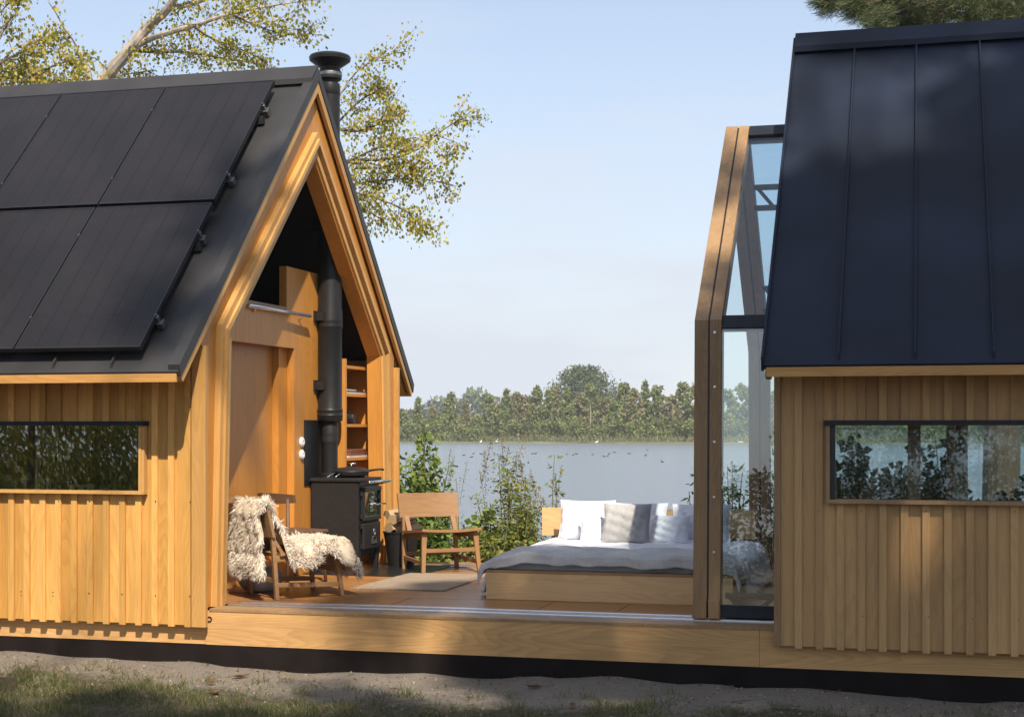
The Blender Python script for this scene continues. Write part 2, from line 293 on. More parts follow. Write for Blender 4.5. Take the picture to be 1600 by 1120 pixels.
# ================================================================= CABINS
def clad(x0, x1, yf, z0, z1, first, sp, holes=(), dirn=1, bw=.047):
    """boards with battens on the face turned to -y (dirn 1) or +y (dirn -1)"""
    mb = MB(); ya, yb, yc = yf, yf+.022*dirn, yf+.044*dirn
    def put(a, b, y0, y1, za, zb, ch=0):
        if b-a < .004: return
        y0, y1 = min(y0, y1), max(y0, y1); segs = [(za, zb)]
        for hx0, hx1, hz0, hz1 in holes:
            if a < hx1-.001 and b > hx0+.001:
                if a < hx0 and b > hx0: put(a, hx0, y0, y1, za, zb); a = hx0
                if b > hx1 and a < hx1: put(hx1, b, y0, y1, za, zb); b = hx1
                segs = [(za, hz0), (hz1, zb)]
        for p, q in segs:
            if b-a > .003: mb.box(a, b, y0, y1, p, q)
    k = -200
    e = []
    x = first
    while x > x0: x -= sp
    x_prev = x0; bat = []
    while x < x1:
        if x > x0+.01 and x+bw < x1: bat.append(x)
        x += sp
    cuts = [x0]+[b+bw*.5 for b in bat]+[x1]
    for a, b in zip(cuts[:-1], cuts[1:]): put(a+.001, b-.001, yb+random.uniform(0, .0015), yc, z0+.012, z1)
    for b in bat: put(b, b+bw, ya+random.uniform(-.0015, .0015), yb+.002*dirn, z0, z1)
    return mb
def roofshell(par, x0, x1, metal, seams, verge_x):
    # metal skin with standing seams
    mb = MB(); T = [(9.70, 1.725), (YC, 4.385), (2*YC-9.70, 1.725)]; Bo = [(9.715, 1.70), (YC, 4.35), (2*YC-9.715, 1.70)]
    mb.band(T, Bo, x0, x1)
    for sxx in seams:
        for sg in (-1, 1):
            p = lambda t_, h: (YC+sg*(t_*2.545), 4.385-t_*2.643+h)
            a, b = p(.03, 0), p(.995, 0)
            mb.hexa([(sxx-.007, a[0], a[1]), (sxx+.007, a[0], a[1]), (sxx+.007, b[0], b[1]), (sxx-.007, b[0], b[1]), (sxx-.006, a[0], a[1]+.042), (sxx+.006, a[0], a[1]+.042), (sxx+.006, b[0], b[1]+.042), (sxx-.006, b[0], b[1]+.042)])
    r_ = mb.build('roof', metal, par)
    c = MB().band([(YC-.13, 4.335), (YC, 4.47), (YC+.13, 4.335)], [(YC-.13, 4.29), (YC, 4.42), (YC+.13, 4.29)], x0, x1+.004).build('ridge_cap', metal, par)
    for vx0, vx1 in verge_x:
        MB().band([(9.70, 1.775), (YC, 4.435), (2*YC-9.70, 1.775)], [(9.725, 1.69), (YC, 4.335), (2*YC-9.725, 1.69)], vx0, vx1).build('verge_trim', metal, par)
    # timber under the skin
    MB().band([(9.74, 1.70), (YC, 4.335), (2*YC-9.74, 1.70)], [(9.77, 1.66), (YC, 4.25), (2*YC-9.77, 1.66)], x0+.03, x1-.06).build('roof_lining', 'wood_y', par)
    for s_ in (-1, 1):
        y = YC+s_*(YC-9.722); MB().box(x0+.02, x1-.012, min(y, y+s_*.02), max(y, y+s_*.02), 1.652, 1.712).build('fascia_board', 'wood_x_fascia', par)
    return r_
# ---------- left cabin
LX = -5.054
cl = thing('cabin', 'left timber cabin in full sun, open gable end, black roof carrying solar panels', 'cabin', (-7.3, YC, -.3))
holeL = (-8.6, -5.545, .862, 1.352)
clad(-9.6, -5.164, 10.118, -.131, 2.0, -5.222, .1337, [holeL]).build('wall', 'wood_clad', cl)
clad(-9.6, -5.168, 2*YC-10.118, -.131, 1.70, -5.222, .1337, [], -1).build('wall', 'wood_clad', cl)
MB().box(-5.166, LX, 10.118, 10.16, -.131, 1.93).build('corner_board', 'wood_trim', cl, bevel=.003)
MB().box(-5.166, LX, 2*YC-10.16, 2*YC-10.118, -.131, 1.93).build('corner_board', 'wood_trim', cl, bevel=.003)
# inner wall skins (dark inside)
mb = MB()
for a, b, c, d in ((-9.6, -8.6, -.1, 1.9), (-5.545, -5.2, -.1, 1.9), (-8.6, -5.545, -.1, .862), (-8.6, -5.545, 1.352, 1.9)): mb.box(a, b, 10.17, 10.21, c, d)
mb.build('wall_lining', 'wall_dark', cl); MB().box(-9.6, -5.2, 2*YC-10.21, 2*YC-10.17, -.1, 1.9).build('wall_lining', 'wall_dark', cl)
MB().extrude([(10.1, -.13), (10.1, 2.05), (YC, 4.24), (2*YC-10.1, 2.05), (2*YC-10.1, -.13)], -9.6, -9.5).build('gable_wall', 'wood_clad', cl)
roofshell(cl, -9.75, -5.06, 'roof_metal', [-5.13-.47*i for i in range(1, 10)], [(-5.135, -5.045)])
def sym(pts): return pts+[(2*YC-y, z) for y, z in reversed(pts[:-1])]
roofU = [(9.735, 1.688), (YC, 4.33)]; bargeI = [(9.77, 1.655), (YC, 4.235)]
MB().band(sym(roofU), sym(bargeI), -5.085, -5.053).build('barge_board', 'wood_trim', cl)
A0 = [(10.31, 0), (10.40, 2.10), (YC, 3.89)]; A1 = [(10.36, 0), (10.45, 2.075), (YC, 3.83)]; A2 = [(10.40, 0), (10.49, 2.06), (YC, 3.78)]
B0 = [(10.44, 0), (10.53, 2.05), (YC, 3.735)]; B1 = [(10.49, 0), (10.58, 2.035), (YC, 3.67)]
MB().band(sym([(10.158, 0), (10.158, 2.03), (YC, 4.236)]), sym(A0), -5.15, -5.105).build('gable_wall', 'wood_inside', cl)
mb = MB(); mb.band(sym(A0), sym(A1), -5.15, -5.055); mb.band(sym(A1), sym(A2), -5.15, -5.035); mb.build('door_frame', 'wood_trim', cl)
MB().band(sym(A2), sym(B0), -5.16, -5.115).build('frame_seal', 'black_metal', cl)
MB().band(sym(B0), sym(B1), -5.18, -5.065).build('door_frame', 'wood_trim', cl)
RI = [(10.515, 0), (10.605, 2.025), (YC, 3.64)]
MB().band(sym(B1), sym(RI), -5.225, -5.085).build('reveal_lining', 'wood_inside', cl)
# interior wall with the loft, sliding door and niche
mb = MB(); mb.box(-5.50, -5.43, 12.62, 13.42, 0, 2.38); mb.box(-5.50, -5.43, 12.45, 13.42, 2.38, 2.76); mb.box(-5.50, -5.43, 10.5, 12.62, 2.04, 2.38); mb.build('partition_wall', 'wood_inside', cl)
MB().box(-5.515, -5.425, 10.6, 12.45, 2.375, 2.395).build('loft_edge', 'oak', cl)
dr = MB().box(-5.60, -5.565, 10.5, 12.44, 0, 2.10).build('sliding_door', 'wood_inside', cl)
MB().box(-5.60, -5.502, 12.445, 12.66, 0, 2.10).build('door_jamb', 'wood_inside', cl)
MB().box(-5.546, -5.541, 12.475, 12.505, 1.02, 1.17, .001).build('handle', 'oak', dr)
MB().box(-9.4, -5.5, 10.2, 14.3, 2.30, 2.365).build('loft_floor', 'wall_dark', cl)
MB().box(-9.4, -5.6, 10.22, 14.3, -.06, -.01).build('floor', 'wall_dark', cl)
MB().band([(10.2, 2.06), (YC, 4.2), (2*YC-10.2, 2.06)], [(10.25, 2.0), (YC, 4.13), (2*YC-10.25, 2.0)], -9.4, -5.16).build('ceiling', 'interior_shade', cl)  # black ceiling: the loft's gloom put into its colour
MB().box(-8.02, -7.98, 10.25, 14.2, 0, 4).build('cross_wall', 'interior_shade', cl)
mb = MB(); mb.tube([(-5.40, 11.6, 2.345), (-5.37, 12.84, 2.345)], .017, 12); mb.tube([(-5.43, 12.72, 2.30), (-5.375, 12.72, 2.345)], .008, 6); mb.tube([(-5.43, 11.75, 2.30), (-5.398, 11.75, 2.345)], .008, 6)
mb.build('grab_rail', 'steel', cl, smooth=True)
for z in (1.20, 1.085):
    mb = MB(); c = Vector((-5.43, 12.78, z)); V = []
    for r_, dx in ((.045, .0), (.045, .012), (.032, .022), (.014, .024), (.014, .016)):
        V += [(c.x+dx, c.y+r_*math.cos(6.2832*k/20), c.z+r_*math.sin(6.2832*k/20)) for k in range(20)]
    mb.add(V, [(i*20+k, i*20+(k+1) % 20, i*20+20+(k+1) % 20, i*20+20+k) for i in range(4) for k in range(20)]+[tuple(range(80, 100))])
    mb.build('wall_switch', 'white_plastic', cl, smooth=False)
# niche with shelves behind the flue
mb = MB(); mb.box(-5.62, -5.24, 13.38, 13.42, 0, 1.98); mb.box(-5.62, -5.58, 13.42, 14.16, 0, 2.3); mb.box(-5.58, -5.24, 14.10, 14.13, 0, 1.9); mb.build('shelf_niche', 'wood_inside', cl)
SH = (1.92, 1.655, 1.365, 1.045, .72)
for z in SH: MB().box(-5.58, -5.25, 13.422, 14.098, z-.028, z).build('shelf', 'wood_inside', cl)
MB().box(-5.445, -5.422, 12.84, 13.36, .80, 1.40).build('heat_shield', 'black_metal', cl)
# kitchen window
wi = MB().box(-8.62, -5.53, 10.075, 10.13, .838, .862).box(-5.575, -5.553, 10.078, 10.13, .862, 1.345).build('window', 'wood_trim', cl)
MB().box(-5.5525, -5.532, 10.085, 10.13, .862, 1.345).build('frame', 'wood_trim', wi)
MB().box(-8.64, -5.522, 10.06, 10.14, 1.345, 1.378).build('head_flashing', 'flashing', wi)
MB().box(-8.60, -5.575, 10.128, 10.134, .862, 1.345).build('pane', 'glass_kitchen', wi)
MB().box(-8.6, -5.6, 10.2, 10.85, .80, .84).build('counter', 'wall_dark', cl)
mb = MB()
for px, py in ((32.6, 924), (82.6, 925), (139, 926.5), (190.5, 928), (243, 930), (296.5, 931), (243, 783), (297, 784), (92, 783), (37, 783), (140, 783), (297, 636)):
    p = at(px, py, Y=10.117); MB().tube([(p.x, 10.119, p.z), (p.x, 10.1145, p.z)], .0045, 8).build('screw_head', 'black_metal', cl)
# ---------- right cabin
RX = -.941
cr = thing('cabin', 'right timber cabin in tree shade, black seamed roof, long window with several posts behind it', 'cabin', (1.2, YC, -.3))
holeR = (-.572, 2.9, .862, 1.352); holeB = (-.78, 2.6, .50, 1.75)
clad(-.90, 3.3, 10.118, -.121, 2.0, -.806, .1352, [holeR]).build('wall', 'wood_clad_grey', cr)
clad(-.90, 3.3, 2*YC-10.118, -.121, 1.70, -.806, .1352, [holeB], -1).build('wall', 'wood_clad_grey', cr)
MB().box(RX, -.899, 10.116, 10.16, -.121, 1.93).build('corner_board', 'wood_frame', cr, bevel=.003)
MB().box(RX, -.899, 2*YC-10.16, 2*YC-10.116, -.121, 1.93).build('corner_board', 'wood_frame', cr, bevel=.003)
mb = MB()
for a, b, c, d in ((-.94, -.572, -.1, 1.9), (2.9, 3.3, -.1, 1.9), (-.572, 2.9, -.1, .862), (-.572, 2.9, 1.352, 1.9)): mb.box(a, b, 10.162, 10.2, c, d)
mb.build('wall_lining', 'wood_inside', cr); mb = MB()
for a, b, c, d in ((-.94, -.78, -.1, 1.9), (2.6, 3.3, -.1, 1.9), (-.78, 2.6, -.1, .50), (-.78, 2.6, 1.75, 1.9)): mb.box(a, b, 2*YC-10.2, 2*YC-10.162, c, d)
mb.build('wall_lining', 'wood_inside', cr)
MB().extrude([(10.1, -.13), (10.1, 2.05), (YC, 4.24), (2*YC-10.1, 2.05), (2*YC-10.1, -.13)], 3.2, 3.3).build('gable_wall', 'wood_clad_grey', cr)
roofshell(cr, -.97, 3.45, 'roof_metal_shaded', [-.505+.467*i for i in range(8)], [(-.985, -.968)])
MB().band([(9.77, 1.655), (YC, 4.245), (2*YC-9.77, 1.655)], [(9.85, 1.64), (YC, 4.15), (2*YC-9.85, 1.64)], -.965, -.93).build('barge_board', 'wood_frame', cr)
MB().band([(10.2, 2.05), (YC, 4.20), (2*YC-10.2, 2.05)], [(10.24, 2.0), (YC, 4.15), (2*YC-10.24, 2.0)], -.92, 3.2).build('ceiling', 'wood_inside', cr)
wi = MB().box(-.60, 2.93, 10.075, 10.135, .838, .862).box(-.60, -.578, 10.08, 10.135, .862, 1.345).build('window', 'wood_frame', cr)
MB().box(-.577, -.545, 10.10, 10.15, .862, 1.345).build('frame', 'black_metal', wi)
MB().box(-.612, 2.95, 10.06, 10.14, 1.345, 1.378).build('head_flashing', 'flashing', wi)
MB().box(-.545, 2.9, 10.128, 10.134, .862, 1.345).build('pane', 'glass_window', wi)
MB().box(-.9, 3.2, 10.2, 14.3, -.05, -.012).build('floor', 'wood_floor', cr)
mb = MB()
for px, py in ((1214, 958), (1281, 960), (1348, 962), (1451, 963.5), (1520, 966.5), (1591, 968), (1279, 797), (1346, 798), (1447, 798), (1587, 799)):
    p = at(px, py, Y=10.117); MB().tube([(p.x, 10.12, p.z), (p.x, 10.114, p.z)], .0045, 8).build('screw_head', 'bark_brown', cr)
# ---------- glass shell between them
gs = thing('glasshouse', 'sliding glass shell with timber end frame, standing over the bed beside the right cabin', 'glasshouse', (-1.42, 10.45, 0))
G0 = [(10.42, .045), (10.50, 2.075), (YC, 3.755)]; G1 = [(10.56, .045), (10.64, 2.01), (YC, 3.58)]
for a, b in ((-1.522, -1.427), (-1.415, -1.335)):
    o = MB().band(sym(G0), sym(G1), a, b).build('end_frame', 'wood_frame', gs, bevel=.003)
    for y0_ in (10.40, 2*YC-10.57): MB().box(a+.001, b-.001, y0_, y0_+.17, .022, .148).build('frame_foot', 'wood_frame', gs, bevel=.003)
MB().band(sym([(y+.012, z) for y, z in G0[:2]]+[(YC, 3.74)]), sym(G1), -1.428, -1.414).build('frame_gasket', 'black_metal', gs)
mb = MB()
for px, py in ((1116.5, 519), (1116.5, 604), (1116, 690), (1115.5, 776), (1115.5, 862), (1115, 951)):
    Yb = 10.50-.08*(1-(HC+(668-py)/2370*10.5)/2.07)-.002; p = at(px, py, Y=Yb-.002); MB().tube([(p.x, p.y, p.z), (p.x, p.y+.006, p.z)], .0085, 10).build('frame_bolt', 'steel', gs)
XA, XB = -1.332, 1.2
for sg in (-1, 1):
    f_ = lambda y: YC+sg*(YC-y)*-1 if False else (y if sg < 0 else 2*YC-y)
    def quad(p0, p1, th, x0, x1, mat, nm, par):
        (ya, za), (yb, zb) = p0, p1; d = Vector((yb-ya, zb-za)).normalized(); nn_ = Vector((-d.y, d.x))*th
        MB().extrude([(f_(ya), za), (f_(yb), zb), (f_(yb+nn_.x), zb+nn_.y), (f_(ya+nn_.x), za+nn_.y)], x0, x1).build(nm, mat, par)
    quad((10.445, .10), (10.512, 2.02), -.010, XA, XB, 'glass_clear', 'glass_wall', gs)
    quad((10.56, 2.10), (12.20, 3.665), -.010, XA, XB, 'glass_roof', 'glass_roof', gs)
    quad((10.43, .03), (10.434, .115), -.05, XA, XB, 'flashing', 'bottom_rail', gs)
    quad((10.50, 2.02), (10.56, 2.11), -.05, XA, XB, 'flashing', 'eaves_rail', gs)
MB().extrude([(YC-.09, 3.66), (YC, 3.75), (YC+.09, 3.66), (YC+.05, 3.61), (YC-.05, 3.61)], XA, XB).build('ridge_rail', 'flashing', gs)
# trusses across the shell and inner frames of the far end
def truss(y, z, h, par, x0=XA, x1=XB):
    mb = MB(); mb.box(x0, x1, y-.03, y+.03, z-.02, z+.02); mb.box(x0, x1, y-.03, y+.03, z-h-.02, z-h+.02); k = x0; s_ = 1
    while k < x1-.1:
        mb.beam((k+.02, y, z if s_ > 0 else z-h), (k+.16, y, z-h if s_ > 0 else z), .03, .03, (0, 1, 0)); k += .18; s_ = -s_
    mb.build('truss', 'wall_dark', par)
truss(12.62, 3.31, .17, gs); truss(13.30, 2.54, .20, gs); truss(10.70, .15, .13, gs); truss(13.82, .15, .13, gs)
for xa, xb in ((-.09, -.008), (.212, .296)):
    MB().band(sym([(10.48, 0.03), (10.54, 2.03), (YC, 3.64)]), sym([(10.58, .03), (10.64, 1.98), (YC, 3.50)]), xa, xb).build('inner_frame', 'wood_frame', gs)
mb = MB(); p = at(1501.5, 689.5, Y=10.49); mb.tube([(p.x, 10.492, p.z), (p.x, 10.52, p.z)], .009, 10); mb.build('frame_bolt', 'steel', gs)

# ================================================================= DECK
dk = thing('deck', 'low timber deck with steel tracks joining the two cabins', 'deck', (-3, 10.2, -.4))
for a, b in ((-5.09, -1.046), (-1.044, 3.3)): MB().box(a, b, 10.2, 10.25, -.265, -.020).build('fascia_board', 'wood_x', dk)
MB().box(-9.6, -5.092, 10.2, 10.25, -.262, -.020).build('fascia_board', 'wood_x', dk)
for a, b in ((-5.06, -1.046), (-1.044, -.93)): MB().box(a, b, 10.195, 10.40, -.0195, 0.0).build('edge_board', 'wood_frame', dk)
mb = MB(); p = at(327, 967, Y=10.198)
mb.add([(p.x+r*math.cos(6.2832*k/18), 10.199-d, p.z+r*math.sin(6.2832*k/18)) for r, d in ((.022, 0), (.022, .004), (.013, .004), (.013, -.02)) for k in range(18)], [(i*18+k, i*18+(k+1) % 18, i*18+18+(k+1) % 18, i*18+18+k) for i in range(3) for k in range(18)]+[tuple(range(54, 72))])
mb.build('cable_socket', 'black_metal', dk)
for y in (10.415, 10.60):
    MB().box(-5.02, -.3 if y < 10.5 else -1.55, y, y+.045, -.02, .013, .004).build('steel_track', 'steel', dk)
    MB().box(-5.03, -.25, y+.052, y+.075, -.02, -.003).build('track_groove', 'black_metal', dk)
MB().box(-5.04, -.3, 10.492, 10.598, -.03, -.001).box(-5.04, -.3, 10.677, 10.74, -.03, -.001).build('edge_strip', 'wood_floor', dk)
for y in (13.86, 14.05): MB().box(-5.02, -.3, y, y+.05, -.02, .006).build('steel_track', 'steel', dk)
# floor panels with open joints
cols = [-5.6, -4.44, -3.30, -2.13, -1.0]; rowsY = [(10.744, 11.28), (11.284, 12.5), (12.504, 13.70)]
for i in range(4):
    for y0, y1 in rowsY:
        a = cols[i]+(.58 if y0 < 11 and i in (0, 1, 2) else 0); b = cols[i+1]+(.58 if y0 < 11 and i in (0, 1) else 0)
        if y0 < 11 and i == 3: a = cols[3]+.0
        MB().box(a+.004, b-.004, y0, y1, -.03, -.002+random.uniform(-.0015, .0015)).build('floor_panel', 'wood_floor', dk)
mb = MB().box(-5.6, -4.86+.0, 10.744, 11.28, -.03, -.004); mb.build('floor_panel', 'wood_floor', dk)
MB().box(-5.6, -1.0, 13.704, 13.86, -.03, -.003).box(-5.6, -1.0, 13.912, 14.05, -.03, -.003).box(-5.6, -1.0, 14.102, 14.40, -.03, -.003).build('edge_strip', 'wood_floor', dk)
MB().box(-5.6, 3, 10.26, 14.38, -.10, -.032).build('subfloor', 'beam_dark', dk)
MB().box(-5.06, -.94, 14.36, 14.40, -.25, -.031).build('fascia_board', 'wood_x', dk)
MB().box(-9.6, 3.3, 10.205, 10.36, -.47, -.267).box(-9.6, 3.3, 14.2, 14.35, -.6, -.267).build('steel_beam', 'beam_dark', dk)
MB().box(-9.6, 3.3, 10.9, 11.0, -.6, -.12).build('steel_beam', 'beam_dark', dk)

# ================================================================= SOLAR PANELS
SL = math.atan2(2.643, 2.545)
def panel(x0, ylow, label):
    ln = 1.145/math.cos(SL); o = thing('solar_panel', label, 'solar panel', (x0, ylow, 1.725+(ylow-9.70)*1.0385+.165), group='solar panels on the left roof', world=False)
    o.rotation_euler = (SL, 0, 0); w_ = 1.012
    MB().box(.010, w_-.010, .010, ln-.010, -.004, .0).build('cell_sheet', 'solar_cells', o)
    mb = MB()
    for a in ((0, w_, 0, .012), (0, w_, ln-.012, ln), (0, .012, .012, ln-.012), (w_-.012, w_, .012, ln-.012)): mb.box(a[0], a[1], a[2], a[3], -.035, .003)
    mb.build('frame', 'black_metal', o)
    for yy in (.33, 1.29):
        MB().box(w_-.002, w_+.020, yy-.015, yy+.015, -.05, -.004, .002).box(w_+.0, w_+.045, yy-.04, yy+.02, -.10, -.05).tube([(w_+.007, yy, -.004), (w_+.007, yy, .014)], .009, 8).build('clamp', 'steel' if False else 'steel_dull', o)
    return o
simple('steel_dull', (.20, .20, .20), .4, .8, .3, 40)
nmc = {0: 'nearest the gable end', 1: 'second column from the gable end', 2: 'third column from the gable end', 3: 'fourth column from the gable end'}
for c_ in range(4):
    for r_, (yl, nm) in enumerate(((9.712, 'lower'), (10.885, 'upper'))):
        panel(-6.374-1.026*c_, yl, 'black solar panel in the %s row, %s' % (nm, nmc[c_]))
mb = MB()
for yy in (10.0, 10.6, 11.2, 11.75): mb.box(-9.6, -5.33, yy-.02, yy+.02, 1.725+(yy-9.7)*1.0385+.02, 1.725+(yy-9.7)*1.0385+.09)
mb.build('panel_rail', 'black_metal', cl)

# ================================================================= STOVE, FLUE, CONTENTS
st = thing('wood_stove', 'black cast iron cooking stove on four legs beneath the flue', 'stove', (-5.17, 13.24, 0))
MB().box(-5.405, -4.945, 12.945, 13.50, .19, .835).build('body', 'stove_black', st, bevel=.006)
MB().box(-5.415, -4.925, 12.93, 13.515, .837, .868).build('hotplate', 'stove_black', st, bevel=.006)
for x in (-5.36, -4.985):
    for y in (12.985, 13.46): MB().beam((x, y, .20), (x+(-.02 if x < -5.2 else .02), y, 0), .085, .085, (0, 1, 0), .045, .045).build('leg', 'stove_black', st, bevel=.004)
MB().box(-5.02, -4.96, 12.99, 13.45, .16, .192).build('apron', 'stove_black', st, bevel=.004)
d1 = MB().box(-4.945, -4.905, 13.01, 13.03, .50, .76).box(-4.945, -4.905, 13.43, 13.45, .50, .76).box(-4.945, -4.905, 13.01, 13.45, .475, .515).box(-4.945, -4.90, 13.01, 13.45, .745, .785).build('door', 'stove_black', st, bevel=.006)
MB().box(-4.93, -4.924, 13.03, 13.43, .515, .745).build('door_glass', 'glass_kitchen', d1)
mb = MB(); mb.tube([(-4.90, 13.43, .62), (-4.85, 13.43, .62)], .008, 8); mb.tube([(-4.905, 13.34, .62), (-4.88, 13.34, .62)], .010, 8); mb.build('knob', 'chrome', d1)
d2 = MB().box(-4.943, -4.912, 13.02, 13.45, .215, .455).build('door', 'stove_black', st, bevel=.008)
mb = MB(); mb.tube([(-4.908, 13.27+.022*math.cos(6.2832*k/14), .365+.03*math.sin(6.2832*k/14)) for k in range(15)], .005, 6, False)
mb.tube([(-4.908, 13.205, .262), (-4.908, 13.215, .305), (-4.908, 13.24, .325), (-4.908, 13.30, .325), (-4.908, 13.325, .305), (-4.908, 13.335, .262), (-4.908, 13.205, .262)], .005, 6)
mb.tube([(-4.908, 13.25, .262), (-4.908, 13.25, .30)], .004, 6); mb.tube([(-4.908, 13.29, .262), (-4.908, 13.29, .30)], .004, 6); mb.build('emblem', 'steel_dull', d2)
for z in (.52, .73, .25, .43): MB().tube([(-4.93, 12.99, z-.02), (-4.93, 12.99, z+.02)], .012, 10).build('hinge', 'stove_black', st)
mb = MB(); mb.tube([(-4.84, 12.95, .835), (-4.84, 13.52, .835)], .013, 12); mb.build('towel_rail', 'chrome', st, smooth=True)
for y in (12.97, 13.49): MB().beam((-4.94, y, .81), (-4.84, y, .835), .03, .03).build('rail_bracket', 'stove_black', st, bevel=.004)
FX, FY = -5.325, 13.21
fl = thing('flue', 'tall black stove pipe rising through the roof to a round cowl', 'chimney', (FX, FY, .87))
smooth_by_angle(MB().lathe([(.085, .868), (.085, .90), (.072, .91), (.072, 1.20)], (FX, FY, 0)).build('lower_pipe', 'flue_black', fl))
smooth_by_angle(MB().lathe([(.076, 1.19), (.078, 1.20), (.076, 1.21), (.078, 1.235), (.076, 1.245), (.076, 1.26), (.078, 1.27), (.076, 1.28), (.076, 1.37), (.068, 1.39), (.068, 1.45)], (FX, FY, 0)).build('pipe_collar', 'steel_matte', fl) if False else MB().lathe([(.076, 1.19), (.078, 1.20), (.076, 1.21), (.078, 1.235), (.076, 1.245), (.076, 1.26), (.078, 1.27), (.076, 1.28), (.076, 1.37), (.068, 1.39), (.068, 1.45)], (FX, FY, 0)).build('pipe_collar', 'stove_black', fl))
pr = [(.110, 1.39), (.118, 1.40), (.118, 1.44), (.121, 1.445), (.118, 1.45), (.118, 1.485), (.121, 1.49), (.118, 1.50), (.112, 1.515), (.112, 2.25), (.118, 2.26), (.121, 2.27), (.118, 2.28), (.118, 2.31), (.121, 2.32), (.118, 2.33), (.118, 2.42), (.112, 2.44), (.112, 2.80), (.108, 2.83), (.108, 3.5)]
smooth_by_angle(MB().lathe(pr, (FX, FY, 0)).build('insulated_pipe', 'flue_black', fl))
for z in (1.72, 2.36): MB().box(-5.43, -5.33, 13.08, 13.12, z-.04, z+.04).box(-5.43, -5.415, 13.06, 13.2, z-.05, z+.05).build('bracket', 'black_metal', fl)
smooth_by_angle(MB().lathe([(.093, 3.3), (.093, 4.42), (.093, 4.425), (.096, 4.43), (.096, 4.50), (.090, 4.53), (.075, 4.54), (.075, 4.56)], (FX, FY, 0)).build('chimney_pipe', 'flue_black', fl))
cw = smooth_by_angle(MB().lathe([(.095, 4.56), (.110, 4.575), (.110, 4.64), (.095, 4.655), (.10, 4.68), (.15, 4.715), (.19, 4.745), (.195, 4.775), (.185, 4.79), (.16, 4.80), (.05, 4.795)], (FX, FY, 0), 40).build('cowl', 'flue_black', fl))
MB().lathe([(.112, 4.60), (.113, 4.605), (.113, 4.625), (.112, 4.63)], (FX, FY, 0)).build('band', 'steel_dull', cw)
mb = MB(); zr = 4.385-(FY-YC)*1.0385
mb.lathe([(.20, zr-.25), (.13, zr+.12), (.10, zr+.16)], (FX, FY, 0)); mb.build('roof_flashing', 'flashing', fl)
MB().box(-5.43, -4.36, 12.80, 13.92, .000, .006).build('hearth_plate', 'hearth', dk)
# pan on the stove
pn = thing('pan', 'black lidded pan with shiny handles on top of the stove', 'pan', (-5.13, 13.25, .868), world=False)
smooth_by_angle(MB().lathe([(.11, 0), (.155, .02), (.168, .05), (.168, .055)], (0, 0, 0)).build('pan_body', 'stove_black', pn))
smooth_by_angle(MB().lathe([(.172, .055), (.165, .068), (.12, .088), (.05, .098), (.01, .099)], (0, 0, 0)).build('lid', 'flue_black', pn))
mb = MB(); mb.tube([(.0, 0, .098), (0, 0, .125)], .008, 8); mb.tube([(-.045, 0, .128), (.045, 0, .128)], .008, 8); mb.build('lid_knob', 'chrome', pn, smooth=True)
for s_ in (-1, 1): MB().tube([(s_*.03-.06, -.15, .05), (s_*.035-.08, -.20, .03), (s_*.04-.10, -.25, .006)], .006, 6).build('handle', 'chrome', pn, smooth=True)
mb = MB(); mb.tube([(.14, .06, .06), (.24, .10, .075), (.28, .12, .07)], .010, 8); mb.build('handle', 'stove_black', pn, smooth=True)
# things on the shelves
bk = thing('book_stack', 'row of thin discs and booklets lying on the upper shelf of the niche', 'books', (-5.34, 13.75, SH[1]), world=False)
MB().box(-.08, .07, -.26, .26, 0, .014).build('booklet', 'paper', bk); MB().box(-.07, .06, -.20, .24, .0145, .03).build('booklet', 'book_dark', bk); MB().box(-.08, .05, -.18, .05, .031, .042).build('booklet', 'paper', bk)
cm = thing('camera', 'black camera with a big lens lying on the middle shelf of the niche', 'camera', (-5.36, 13.72, SH[2]), world=False)
MB().box(-.05, .06, -.20, .14, 0, .10, .012).box(-.03, .04, -.06, .05, .095, .145, .01).build('camera_body', 'black_metal', cm)
mb = MB(); mb.tube([(.05, -.08, .055), (.10, -.08, .055), (.11, -.08, .055)], [.045, .045, .04], 16); mb.build('lens', 'flue_black', cm)
mb = MB(); mb.tube([(0, .12, .02), (.02, .2, .06), (.03, .22, .012), (.02, .16, .008), (.05, .1, .008)], .008, 6); mb.build('strap', 'black_metal', cm)
bk = thing('book_stack', 'red brown books stacked flat on the lower shelf of the niche', 'books', (-5.34, 13.80, SH[3]), world=False)
MB().box(-.09, .08, -.26, .24, 0, .016).build('book', 'paper', bk); MB().box(-.09, .07, -.20, .24, .0165, .05, .003).build('book', 'red_cover', bk); MB().box(-.08, .07, -.18, .22, .051, .078, .003).build('book', 'red_cover', bk)
